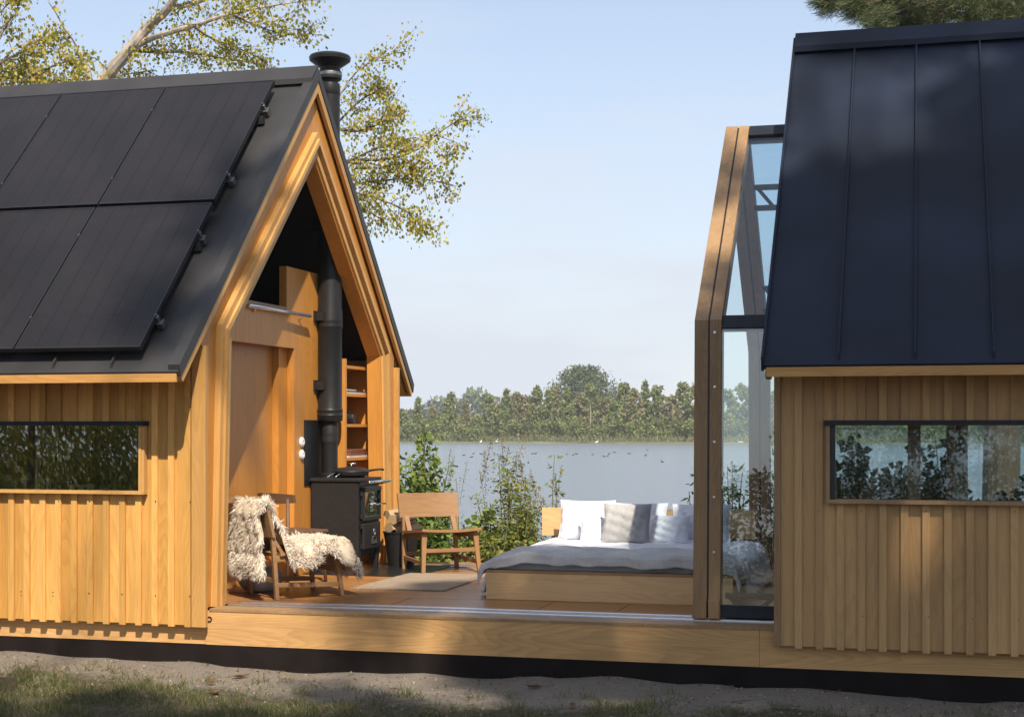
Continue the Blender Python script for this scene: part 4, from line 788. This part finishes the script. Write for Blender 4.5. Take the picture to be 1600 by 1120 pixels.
# birds
def bird(loc, s_, mat, label, cat, grp=None, rz=0):
    o = thing(cat.replace(' ', '_'), label, cat, loc, rz, grp, world=False)
    mb = MB(); mb.tube([(-.30*s_, 0, .08*s_), (-.18*s_, 0, .05*s_), (0, 0, .05*s_), (.16*s_, 0, .05*s_), (.24*s_, 0, .10*s_), (.25*s_, 0, .20*s_), (.30*s_, 0, .24*s_), (.38*s_, 0, .225*s_)], [.01*s_, .07*s_, .11*s_, .09*s_, .04*s_, .03*s_, .045*s_, .008*s_], 8)
    mb.build('body', mat, o, smooth=True)
simple('white_feather', (.75, .74, .70), .8); simple('duck_feather', (.035, .03, .028), .9)
for px, py, s_, lab in ((776, 688.5, 2.1, 'white heron standing at the far waterline behind the tall weeds'), (751, 692, 1.5, 'white bird by the reeds on the left of the far shore'), (932, 692, 1.4, 'white bird resting by the reeds beyond the bed'), (1157, 690, 1.8, 'white bird on the far shore seen through the glass')):
    bird(at(px, Y=243.2+0*px)+Vector((0, 0, WZ+.15-HC)), s_, 'white_feather', lab, 'white bird', rz=rng.random()*6)
for i in range(24):
    px = 720+rng.random()*365; py = 708+rng.random()*8-(px-720)*.004 if i % 3 else 700+rng.random()*25; p = at(px, py, Z=WZ)
    bird((p.x, p.y, WZ), .62, 'duck_feather', 'small dark duck floating with the flock on the lake', 'duck', 'ducks scattered on the lake', rz=rng.random()*6)

# ---- plants on the near bank
def shrub(name, label, cat, x, y, h, r, nst, lsize, nl, mat, asp=.7, spike=None, lean=.25, grp=None, smat='stem', up=.5, low=.15):
    z0 = gz(x, y)-.02; o = thing(name, label, cat, (x, y, z0), group=grp); mb = MB(); P = []; D = []
    for s_ in range(nst):
        a = rng.random()*6.28; tr = r*math.sqrt(rng.random()); hh = h*(.55+.45*rng.random())*(1-.25*(tr/r)**2) if nst > 1 else h
        b0 = Vector((x+tr*.35*math.cos(a), y+tr*.35*math.sin(a), z0)); tip = Vector((x+tr*math.cos(a)+rng.uniform(-1, 1)*lean*.2, y+tr*math.sin(a)*.8, z0+hh)); mid = (b0+tip)/2+Vector((rng.uniform(-1, 1), rng.uniform(-1, 1), .3))*.08*h
        pts = [b0*(1-t)**2+mid*2*t*(1-t)+tip*t*t for t in np.linspace(0, 1, 7)]; mb.tube(pts, np.linspace(.007, .002, 7)*(1+h*.4), 5)
        per = nl//nst; t = low+(1-low)*rng.random(per)
        for tt in t:
            c = b0*(1-tt)**2+mid*2*tt*(1-tt)+tip*tt*tt; aa = rng.random()*6.28; bl = (.02+.10*rng.random()*(1.15-tt))*min(1.6, h)*(1.0 if spike is None else .8)
            q = c+Vector((math.cos(aa)*bl, math.sin(aa)*bl, bl*rng.uniform(-.1, .6))); P.append(q); D.append((math.cos(aa), math.sin(aa), rng.uniform(-.7, .5)))
            if rng.random() < .12: mb.tube([c, q], [.002, .0012], 4)
        if spike:
            for k in range(spike[0]):
                tt = .72+.28*k/spike[0]; c = b0*(1-tt)**2+mid*2*tt*(1-tt)+tip*tt*tt
    mb.build('stem', smat, o); crown(P, lsize, mat, o, 'foliage', asp=asp, dirs=D, up=up)
    if spike:
        S = []
        for s_ in range(spike[0]):
            px_ = x+rng.uniform(-1, 1)*r*.8; py_ = y+rng.uniform(-1, 1)*r*.5; zt = z0+h*rng.uniform(.8, 1.12); lx = rng.uniform(-.12, .12)
            mb2 = [(px_+lx*t, py_, zt-.45*(1-t)) for t in np.linspace(0, 1, 5)]
            for _ in range(spike[1]): t = rng.random(); w_ = .035*(1.1-t); S.append((px_+lx*t+rng.normal()*w_, py_+rng.normal()*w_, zt-.42*(1-t)))
            MB().tube(mb2, .0022, 4).build('flower_stalk', smat, o)
        crown(S, spike[2], 'leaf_seed' if spike[3] else mat, o, 'seed_head', asp=.7)
    return o
def bx(px, Y): return at(px, Y=Y).x
Yb = 15.4
shrub('poplar_sapling', 'bright leafy poplar sapling growing against the rear corner of the left cabin', 'sapling', bx(652, 15.2), 15.2, 1.95, .36, 20, .058, 3000, 'leaf_bush2', .9, low=.05)
shrub('poplar_sapling', 'poplar sapling with large lobed leaves between oak chair and weeds', 'sapling', bx(722, 15.3), 15.3, 1.15, .34, 9, .07, 900, 'leaf_bush2', .95)
shrub('mugwort', 'tall feathery seeding mugwort behind the backrest of the bare chair', 'weed', bx(697, 15.7), 15.7, 1.75, .24, 7, .035, 700, 'leaf_seed', .35, (7, 70, .016, True), smat='stem')
shrub('mugwort', 'tallest bushy weed with upright seed spikes left of the bed', 'weed', bx(792, 15.3), 15.3, 1.62, .40, 22, .05, 4600, 'leaf_bush', .4, (9, 90, .02, True), low=.03)
shrub('mugwort', 'yellowing weed with red seed heads beside the headboard', 'weed', bx(828, 15.5), 15.5, 1.35, .22, 9, .05, 1000, 'leaf_bush', .4, (5, 80, .02, True), low=.03)
shrub('young_tree', 'thin reddish sapling with drooping leaves rising behind the headboard', 'sapling', bx(865, 15.3), 15.3, 1.62, .06, 3, .065, 130, 'leaf_bush', .35, (2, 60, .02, True), low=.35)
shrub('weed', 'thin dry seed stalks peeking above the pillows', 'weed', bx(962, 15.6), 15.6, 1.02, .10, 4, .03, 90, 'leaf_seed', .5, smat='stem', low=.6)
shrub('willow_shoot', 'leafy willow shoots just left of the glasshouse post', 'shoots', bx(1078, 15.4), 15.4, 1.42, .12, 5, .085, 170, 'leaf_green', .3, low=.2)
shrub('willow_shoot', 'dark willow shoots standing behind the front glass pane', 'shoots', bx(1148, 15.0), 15.0, 1.62, .28, 14, .09, 900, 'leaf_green', .3, low=.1)
shrub('willow_shoot', 'dark leafy shoots between the glass pane and right cabin wall', 'shoots', bx(1205, 15.2), 15.2, 1.85, .22, 12, .09, 800, 'leaf_green', .35, low=.1)
for i, (px, hh) in enumerate(((1300, 1.75), (1345, 1.85), (1390, 1.62), (1455, 1.75), (1530, 1.35), (1590, 1.45))):
    shrub('bramble', 'dark bramble seen through the long window, %s from the left' % ordn[i], 'bramble', bx(px, 15.3), 15.3, hh, .36, 20, .085, 1700, 'leaf_dark', .85, low=.3, grp='brambles behind the right cabin')
for i, (px, hh, m_) in enumerate(((672, .95, 'leaf_green'), (700, .8, 'leaf_bush'), (742, .8, 'leaf_green'), (770, .9, 'leaf_bush'), (812, .85, 'leaf_bush'), (842, .72, 'leaf_green'), (875, .62, 'leaf_green'), (640, 1.2, 'leaf_bush'), (757, .95, 'leaf_bush'))):
    shrub('low_bush', '%s low bush in the thicket at the back edge of the deck, %s planted' % (('bright green' if m_ == 'leaf_green' else 'yellow green'), ordn[i]), 'bush', bx(px, 14.95+.2*(i % 3)), 14.95+.2*(i % 3), hh, .30, 14, .055, 1300, m_, .55, low=.03, grp='thicket behind the deck')
k = 26000; P = np.stack([rng.uniform(-6.5, 3.5, k), 14.55+rng.random(k)*2.6, np.zeros(k)], 1)
P[:, 2] = [gz(a, b)+max(0, .42-(b-14.5)*.12)*rng.random()**.9 for a, b in P[:, :2]]
V, F = leaves(P, .06, asp=.5); o = npmesh('ground_cover', V, F, 'leaf_bush'); tag(o, 'dense low greenery covering the near bank behind the deck', 'ground cover', kind='stuff')

# ---- aspen behind the left cabin
def branch_tree(name, label, limbs, nleaf, lsize, mat, bark, trunk_from):
    """limbs: lists of (px, py, Y, radius); leaves hang along twigs of the limbs marked leafy"""
    p0 = at(trunk_from[0], trunk_from[1], Y=trunk_from[2]); o = thing(name, label, 'tree', (p0.x, p0.y, gz(p0.x, p0.y)))
    tk = MB(); tw = MB(); P = []; D = []
    for li, (pts, leafy, spread) in enumerate(limbs):
        q = [at(a, b, Y=c) for a, b, c, r in pts]; R_ = [r for *_, r in pts]; qq = []; rr = []
        for i in range(len(q)-1):
            for t in np.linspace(0, 1, 5)[:-1]:
                qm1 = q[max(i-1, 0)]; q2 = q[min(i+2, len(q)-1)]
                c = .5*((2*q[i])+(q[i+1]-qm1)*t+(2*qm1-5*q[i]+4*q[i+1]-q2)*t*t+(3*q[i]-qm1-3*q[i+1]+q2)*t**3); qq.append(c); rr.append(R_[i]*(1-t)+R_[i+1]*t)
        qq.append(q[-1]); rr.append(R_[-1]); (tk if R_[0] > .03 else tw).tube(qq, rr, 9 if R_[0] > .03 else 5)
        if leafy:
            for k in range(leafy):
                t = rng.random()**.8; i = min(int(t*(len(qq)-1)), len(qq)-2); b = qq[i]; d = (qq[min(i+2, len(qq)-1)]-b).normalized()
                dd = Vector((d.x*.6+rng.normal()*.6, rng.normal()*.7, d.z*.6+rng.normal()*.5-.05)); L_ = spread*(.35+.75*rng.random())*(1.15-.5*t); e = b+dd*L_; m_ = (b+e)/2+Vector((0, 0, .05*L_)); tw.tube([b, m_, e], [.006, .004, .002], 4, False)
                nn_ = int(nleaf*(.5+rng.random()))
                for _ in range(nn_):
                    s_ = .25+.8*rng.random(); c = b+(e-b)*s_+Vector(rng.normal(size=3))*.075; P.append(c); D.append((rng.normal()*.5, rng.normal()*.5, -1))
    tk.build('trunk', bark, o); tw.build('branches', 'twig', o); crown(P, lsize, mat, o, 'crown', asp=.85, dirs=D, up=.2)
    return o
YA = 19.5
def Lb(s): return [tuple(v) for v in s]
limbs = [
 ([(-40, 900, YA, .17), (60, 500, YA, .15), (130, 190, YA, .105), (157, 132, YA, .095), (205, 75, YA, .085), (232, 42, YA, .07), (264, 12, YA-.2, .06), (285, -30, YA-.3, .05)], 10, .5),
 ([(205, 78, YA, .05), (232, 62, YA, .045), (262, 52, YA-.3, .04), (310, 38, YA-.5, .03), (360, 22, YA-.6, .022), (420, 10, YA-.6, .014), (475, 2, YA-.7, .006)], 34, .62),
 ([(212, 80, YA+.1, .028), (250, 82, YA+.3, .022), (290, 82, YA+.5, .018), (340, 90, YA+.6, .014), (400, 100, YA+.6, .008)], 26, .55),
 ([(264, 14, YA-.2, .04), (300, 6, YA, .035), (340, -6, YA+.2, .028), (420, -20, YA+.2, .014)], 26, .6),
 ([(285, -30, YA-.3, .04), (330, -50, YA, .03), (420, -45, YA+.3, .02), (490, -25, YA+.3, .008)], 22, .7),
 ([(300, 40, YA-.4, .02), (330, 60, YA-.2, .015), (370, 75, YA, .010), (415, 95, YA, .005)], 24, .45),
 ([(360, 22, YA-.6, .014), (400, 40, YA-.5, .011), (450, 55, YA-.4, .008), (490, 52, YA-.4, .004)], 20, .4),
 ([(165, 128, YA+.3, .012), (190, 118, YA+.3, .009), (240, 110, YA+.4, .005)], 12, .35),
 ([(195, 120, YA+.3, .012), (192, 85, YA+.3, .009), (205, 68, YA+.2, .005)], 6, .3)]
branch_tree('aspen', 'tall aspen with a thick pale leaning trunk behind the solar roof', limbs, 28, .048, 'leaf_aspen', 'bark_pale', (-40, 900, YA))
YD = 19.0
limbs = [
 ([(160, 900, YD, .10), (148, 400, YD, .09), (140, 133, YD, .045), (131, 105, YD, .04), (125, 80, YD, .03)], 0, .4),
 ([(125, 84, YD, .014), (112, 60, YD, .012), (100, 45, YD, .011), (90, 25, YD, .009), (76, 4, YD, .005)], 1, .2),
 ([(148, 132, YD, .013), (134, 106, YD, .012), (126, 86, YD, .012)], 0, .2),
 ([(96, 38, YD, .005), (103, 31, YD, .003)], 0, .1), ([(90, 28, YD, .005), (96, 22, YD, .003)], 0, .1),
 ([(131, 88, YD, .007), (150, 92, YD, .006), (166, 108, YD, .004)], 5, .25)]
branch_tree('dead_snag', 'bare broken grey stem between the leafy trees behind the solar roof', limbs, 8, .07, 'leaf_aspen', 'bark_pale', (160, 900, YD))
YE = 18.6
limbs = [
 ([(-160, 900, YE, .14), (-120, 400, YE, .12), (-60, 160, YE, .06), (-10, 75, YE, .03), (10, 38, YE, .018), (30, 15, YE, .008)], 20, .4),
 ([(-60, 160, YE, .03), (0, 100, YE, .02), (40, 80, YE+.3, .013), (75, 62, YE+.3, .006), (95, 55, YE+.3, .003)], 44, .42),
 ([(-50, 200, YE, .03), (10, 150, YE-.2, .02), (50, 118, YE-.2, .014), (100, 98, YE-.2, .008), (118, 92, YE-.2, .004)], 26, .36),
 ([(-60, 170, YE+.4, .03), (0, 125, YE+.5, .02), (60, 128, YE+.5, .012), (135, 122, YE+.5, .005)], 50, .34),
 ([(-60, 160, YE+.5, .03), (-20, 120, YE+.5, .02), (15, 110, YE+.6, .010), (40, 105, YE+.6, .005)], 30, .4),
 ([(0, 20, YE, .012), (15, 5, YE, .008), (30, -8, YE, .004)], 12, .25)]
branch_tree('aspen', 'leafy aspen at the top left edge with brownish drooping leaves', limbs, 19, .052, 'leaf_aspen', 'bark_pale', (-160, 900, YE))
YF = 18.5
limbs = [
 ([(420, 900, YF, .12), (440, 500, YF, .10), (470, 300, YF, .07), (500, 210, YF, .03), (530, 150, YF, .014), (560, 110, YF, .010), (600, 88, YF, .008), (640, 80, YF, .004)], 26, .42),
 ([(480, 290, YF, .03), (540, 252, YF, .022), (600, 250, YF, .016), (650, 235, YF, .011), (690, 205, YF, .007), (715, 190, YF, .005), (738, 181, YF, .003)], 24, .42),
 ([(470, 300, YF+.3, .03), (540, 290, YF+.3, .02), (600, 282, YF+.3, .013), (660, 280, YF+.3, .008), (712, 292, YF+.3, .004)], 34, .42),
 ([(520, 200, YF, .02), (560, 205, YF, .015), (600, 190, YF, .01), (622, 175, YF, .005)], 30, .38),
 ([(510, 210, YF+.4, .02), (560, 160, YF+.4, .013), (590, 142, YF+.4, .008), (606, 135, YF+.4, .004)], 22, .32),
 ([(480, 290, YF-.3, .02), (550, 300, YF-.3, .014), (610, 318, YF-.3, .009), (660, 345, YF-.3, .006), (682, 362, YF-.3, .003)], 32, .34),
 ([(520, 270, YF-.2, .02), (570, 240, YF-.2, .014), (620, 222, YF-.2, .008), (650, 215, YF-.2, .004)], 32, .40),
 ([(600, 260, YF, .008), (650, 262, YF, .006), (680, 262, YF, .004), (708, 228, YF, .003)], 20, .22),
 ([(450, 420, YF, .03), (520, 340, YF, .02), (560, 325, YF, .012), (600, 345, YF, .006)], 26, .34)]
branch_tree('aspen', 'aspen spreading to the right behind the chimney cowl', limbs, 27, .044, 'leaf_aspen', 'bark_pale', (420, 900, YF))
# ---- pine behind the right cabin
YP = 19.0; b = at(1560, Y=YP); o = thing('pine_tree', 'big dark pine whose boughs hang over the right cabin ridge', 'tree', (b.x, YP, gz(b.x, YP)))
tk = MB(); tk.tube([(b.x, YP, gz(b.x, YP)-.1), (b.x+.1, YP, 6), (b.x, YP, 12)], [.24, .18, .06], 12); P = []; D = []
bough = [(1290, 2, 20), (1340, 12, 20), (1375, 28, 22), (1420, 20, 26), (1440, -10, 26), (1470, 22, 26), (1500, 5, 26), (1530, 25, 26), (1560, 10, 28), (1590, 25, 28), (1330, -12, 22), (1390, -20, 26), (1550, -20, 30), (1480, -30, 30), (1610, 0, 30), (1400, 5, 24), (1360, 8, 22), (1450, 35, 20), (1520, 40, 18), (1640, 20, 30), (1590, 45, 18), (1412, 42, 9), (1388, 44, 7)]
for px, py, rp_ in bough:
    for s_ in range(2):
        c = at(px+rng.uniform(-6, 6), py, Y=YP+rng.uniform(-.8, .5)+(1560-px)*-.0015); r_ = rp_/FP*YP; s0 = Vector((b.x, YP, c.z+rng.uniform(.1, .8)))
        tk.tube([s0, (s0+c)/2+Vector((0, 0, .1)), c], [.05, .03, .008], 6)
        for k in range(60):
            e = c+Vector(ball(1)[0])*r_*1.15; dd = (e-s0).normalized()
            for _ in range(34): P.append(e+Vector(rng.normal(size=3))*.012+dd*rng.uniform(-.10, .05)); D.append((dd.x+rng.normal()*.55, dd.y+rng.normal()*.55, dd.z*.5+rng.normal()*.45))
tk.build('trunk', 'bark_brown', o); crown(P, .085, 'needle', o, 'crown', asp=.05, dirs=D)

# ---- trees in front, beside and behind the camera (they cast the shade and stand in the window panes)
E1 = Vector((-SUN.y, SUN.x, 0)).normalized(); E2 = E1.cross(SUN) if E1.cross(SUN).z > 0 else SUN.cross(E1)
def s12(p): p = Vector(p); return p.dot(E1), p.dot(E2)
def on_roof(px, py):
    d = at(px, py, Y=1.0)-Vector((0, 0, HC)); t = (4.385-YC*1.0385-HC)/(d.z-1.0385*d.y); return Vector((0, 0, HC))+d*t
GAPS = [(on_roof(px, py), r_) for px, py, r_ in ((1262, 105, .36), (1282, 205, .36), (1352, 130, .34), (1400, 165, .38), (1450, 112, .38), (1500, 96, .33), (1395, 222, .34))]
GAPS += [(at(1482, 835, Y=10.13), .31), (at(1125, 375, X=-1.42), .34), (at(1150, 235, X=-1.42), .30), (at(905, 825, Y=13.2), .62), (at(868, 815, Y=13.5), .62), (at(655, 800, Y=13.6), .55), (at(690, 905, Z=0), .42), (at(700, 950, Y=10.2), .40), (at(930, 835, Y=12.9), .40), (at(985, 820, Y=12.8), .33),
         (at(690, 1085, Z=-.41), .42), (at(120, 1060, Z=-.41), .6), (at(330, 1075, Z=-.41), .45), (at(430, 1100, Z=-.41), .4), (at(560, 1060, Z=-.41), .4), (at(30, 1090, Z=-.41), .4)]
GAPS = [(*s12(p), r_) for p, r_ in GAPS]
rs_ = np.random.default_rng(5)
def dens(s1, s2):
    """how closed the crowns are where a sun ray passes"""
    if s2 > 11.9 or s2 < 4.5: return 0 if s2 > 11.9 else .5
    if s2 < 7.75: return .80 if s1 > -3.2 else .55      # foreground grass
    lim = 1.15+max(0, s2-8.6)*1.1
    if s1 < lim: return .0
    if s1 < 4.3: return .86 if s2 < 9.5 else .5
    return 1.0
groups = {0: [], 1: [], 2: []}
tries = 0
cell_ = .42
for a in np.arange(-5.5, 14, cell_):
    for b2 in np.arange(3.5, 12.2, cell_):
        for rep in range(2):
            s1 = a+rs_.uniform(-.5, .5)*cell_; s2 = b2+rs_.uniform(-.5, .5)*cell_; t_ = 19+rs_.uniform(-1, 5) if rep else 21+rs_.uniform(-3, 2)
            if rs_.random() < dens(s1, s2) and not any(math.hypot(s1-g1, s2-g2) < r_ for g1, g2, r_ in GAPS): groups[0 if s1 < 1.2 else (1 if s1 < 6 else 2)].append((s1, s2, t_))
for q_ in ((-5.3, 10.95, 3.0), (-5.25, 10.7, 2.75), (-5.35, 10.15, 2.2), (-5.2, 10.05, 2.1), (-5.2, 11.3, 3.3)):
    a, b2 = s12(q_); groups[0] += [(a+rng.normal()*.06, b2+rng.normal()*.06, 22+rng.random()*3)]
labs = ['broad leafy tree standing left of the other shade trees behind the camera', 'tall shade tree in the middle of the three behind the camera', 'tall shade tree at the right of the three behind the camera']
for gi, lst in groups.items():
    cs = np.array([E1*a+E2*b2+SUN*c for a, b2, c in lst]); cen = cs.mean(0); o = thing('shade_tree', labs[gi], 'tree', (cen[0], cen[1], gz(cen[0], cen[1])))
    tk = MB(); tk.tube([(cen[0], cen[1], -.6), (cen[0]+.2, cen[1], cen[2]*.5), (cen[0], cen[1], cen[2])], [.30, .22, .10], 10)
    for i in range(0, len(cs), 9): tk.tube([(cen[0], cen[1], cen[2]*.75+rng.uniform(-2, 2)), tuple((cen+cs[i])/2), tuple(cs[i])], [.07, .04, .015], 5)
    tk.build('trunk', 'bark_brown', o); P = clumps(cs, .36, 70); crown(P, .20, 'leaf_dark', o, asp=.75, up=.3)
for i, (x, y, h_, r_) in enumerate(((-10.5, -3.6, 8, 1.8), (-13.0, -4.2, 9, 2.0), (-15.6, -4.0, 8.5, 2.0), (-18.4, -4.6, 10, 2.2), (-21, -6, 11, 2.6), (-12.2, -8.5, 12, 2.6), (-17.2, -9, 12, 2.8))):
    o = thing('hedge_tree', '%s bushy tree from the right, mirrored in the kitchen window' % ordn[i], 'tree', (x, y, gz(x, y)), group='trees mirrored in the kitchen window')
    cs = [(x+rng.uniform(-1, 1)*r_, y+rng.normal()*r_*.35, -.3+h_*rng.random()**1.15) for _ in range(330)]; crown(clumps(cs, .42, 46), .15, ['leaf_green', 'leaf_bush', 'leaf_aspen'][i % 3], o, asp=.3, dirs=np.tile([.4, 0, -1.], (330*46, 1)))
    MB().tube([(x, y, -.5), (x+.2, y, h_*.9)], [.07, .03], 8).build('trunk', 'bark_brown', o)
for i in range(9):
    x = -8.2+1.55*i; y = -12+rng.uniform(-.5, .5); h_ = rng.uniform(1.5, 2.3)+(1.5 if x > -2.2 else 0); o = thing('garden_shrub', '%s dark shrub from the left along the lawn behind the camera' % ordn[i], 'shrub', (x, y, gz(x, y)), group='shrubs behind the camera')
    cs = [(x+rng.uniform(-1, 1)*.95, y+rng.normal()*.35, -.3+h_*rng.random()**.85) for _ in range(150)]; crown(clumps(cs, .24, 40), .09, 'leaf_dark', o, 'foliage', asp=.6)
    MB().tube([(x, y, -.5), (x+.05, y, h_*.7)], [.03, .01], 6).build('stem', 'twig', o)
# ---- lawn
cnt = 5600; cx = rng.uniform(-8, 3, cnt); cy = 6.2+rng.random(cnt)*3.7; keep = rng.random(cnt) < np.clip((9.85-cy)/1.1, .015, 1)**1.5*(.35+.65*(np.sin(cx*2.3+cy*3)*np.sin(cx*1.1-cy*4.1)+np.sin(cx*.7)+.9 > .35)); cx, cy = cx[keep], cy[keep]
per = 26; X_ = np.repeat(cx, per)+rng.normal(size=len(cx)*per)*.035; Y_ = np.repeat(cy, per)+rng.normal(size=len(cx)*per)*.035
P = np.stack([X_, Y_, np.array([gz(a, b) for a, b in zip(X_, Y_)])-.008], 1); D = rng.normal(size=(len(P), 3))*.55; D[:, 2] = 1
V, F = leaves(P, .062, asp=.06, dirs=D); o = npmesh('grass', V, F, 'grass_blade'); tag(o, 'sparse shaded grass tufts on sandy soil before the deck', 'grass', kind='stuff')
k = 5200; X_ = rng.uniform(-7.5, 2.5, k); Y_ = 7.2+rng.random(k)*3.0; P = np.stack([X_, Y_, np.array([gz(a, b) for a, b in zip(X_, Y_)])+.004], 1); D = rng.normal(size=(k, 3)); D[:, 2] = .05
V, F = leaves(P, .028, asp=.35, dirs=D, up=2.5); o = npmesh('leaf_litter', V, F, 'dry_leaf'); tag(o, 'fine brown leaf litter and needles strewn over the sand and grass', 'litter', kind='stuff')
k = 2600; X_ = rng.uniform(-7.5, 2.5, k); Y_ = 8.4+rng.random(k)*1.75; V = []; F = []
for a, b in zip(X_, Y_):
    r_ = .004+.012*rng.random()**3; z_ = gz(a, b); j = len(V); V += [(a+r_*x*(.7+.6*rng.random()), b+r_*y*(.7+.6*rng.random()), z_+r_*z) for x, y, z in ((1, 0, 0), (0, 1, 0), (-1, 0, 0), (0, -1, 0), (0, 0, .8), (0, 0, -.6))]; F += [(j, j+1, j+4), (j+1, j+2, j+4), (j+2, j+3, j+4), (j+3, j, j+4), (j+1, j, j+5), (j+2, j+1, j+5), (j+3, j+2, j+5), (j, j+3, j+5)]
o = npmesh('gravel', V, F, 'sand_clod'); tag(o, 'small clods and pebbles scattered over the sand', 'pebbles', kind='stuff')
for i, (px, py, lab) in enumerate(((112, 1093, 'curled brown fallen leaf on the grass at the left'), (120+210, 1071, 'reddish fallen leaf beside the sandy strip below the socket'), (335, 1088, 'brown fallen leaf below the left end of the deck'), (895, 1104, 'large tan fallen leaf on the grass below the bed'), (835, 1079, 'small dark fallen leaf on the sand below the bed'), (375, 1052, 'pale fallen leaf close to the black beam'))):
    p = at(px, py, Z=-.41); o = thing('fallen_leaf', lab, 'leaf', (p.x, p.y, gz(p.x, p.y)+.006), rng.random()*6, world=False); s_ = .06
    V = [(-s_, 0, .012), (-s_*.3, s_*.45, .02), (s_*.5, s_*.4, .016), (s_*1.1, 0, .024), (s_*.5, -s_*.4, .012), (-s_*.3, -s_*.45, .022), (0, 0, .002), (s_*.6, 0, .004)]
    MB().add(V, [(0, 6, 1), (1, 6, 7, 2), (2, 7, 3), (3, 7, 4), (4, 7, 6, 5), (5, 6, 0)]).build('blade', 'dry_leaf', o); MB().tube([(-s_*1.7, .004, .01), (-s_, 0, .012), (s_, 0, .02)], .0015, 4).build('stalk', 'twig', o)
for i in range(2):
    p = at((95, 1160)[i], (1090, 1104)[i], Z=-.41); o = MB().tube([(p.x-.07, p.y-.02, gz(p.x, p.y)+.004), (p.x, p.y, gz(p.x, p.y)+.014), (p.x+.09, p.y+.015, gz(p.x, p.y)+.02)], [.005, .004, .002], 6).build('fallen_twig', 'twig'); tag(o, ['dark twig lying on the grass at the lower left', 'dark twig on the sand below the glasshouse'][i], 'twig')
# ---- air
m = bpy.data.materials.new('haze_air'); m.use_nodes = True; n = m.node_tree; n.nodes.clear(); o_ = n.nodes.new('ShaderNodeOutputMaterial'); v = n.nodes.new('ShaderNodeVolumePrincipled')
v.inputs['Density'].default_value = HAZE; v.inputs['Color'].default_value = (.93, .95, 1, 1); v.inputs['Anisotropy'].default_value = 0.0; n.links.new(v.outputs[0], o_.inputs['Volume']); M['haze_air'] = m
if HAZE > 0:
    o = MB().box(-950, 950, -100, 680, -9, 40).build('haze', 'haze_air'); tag(o, kind='stuff')
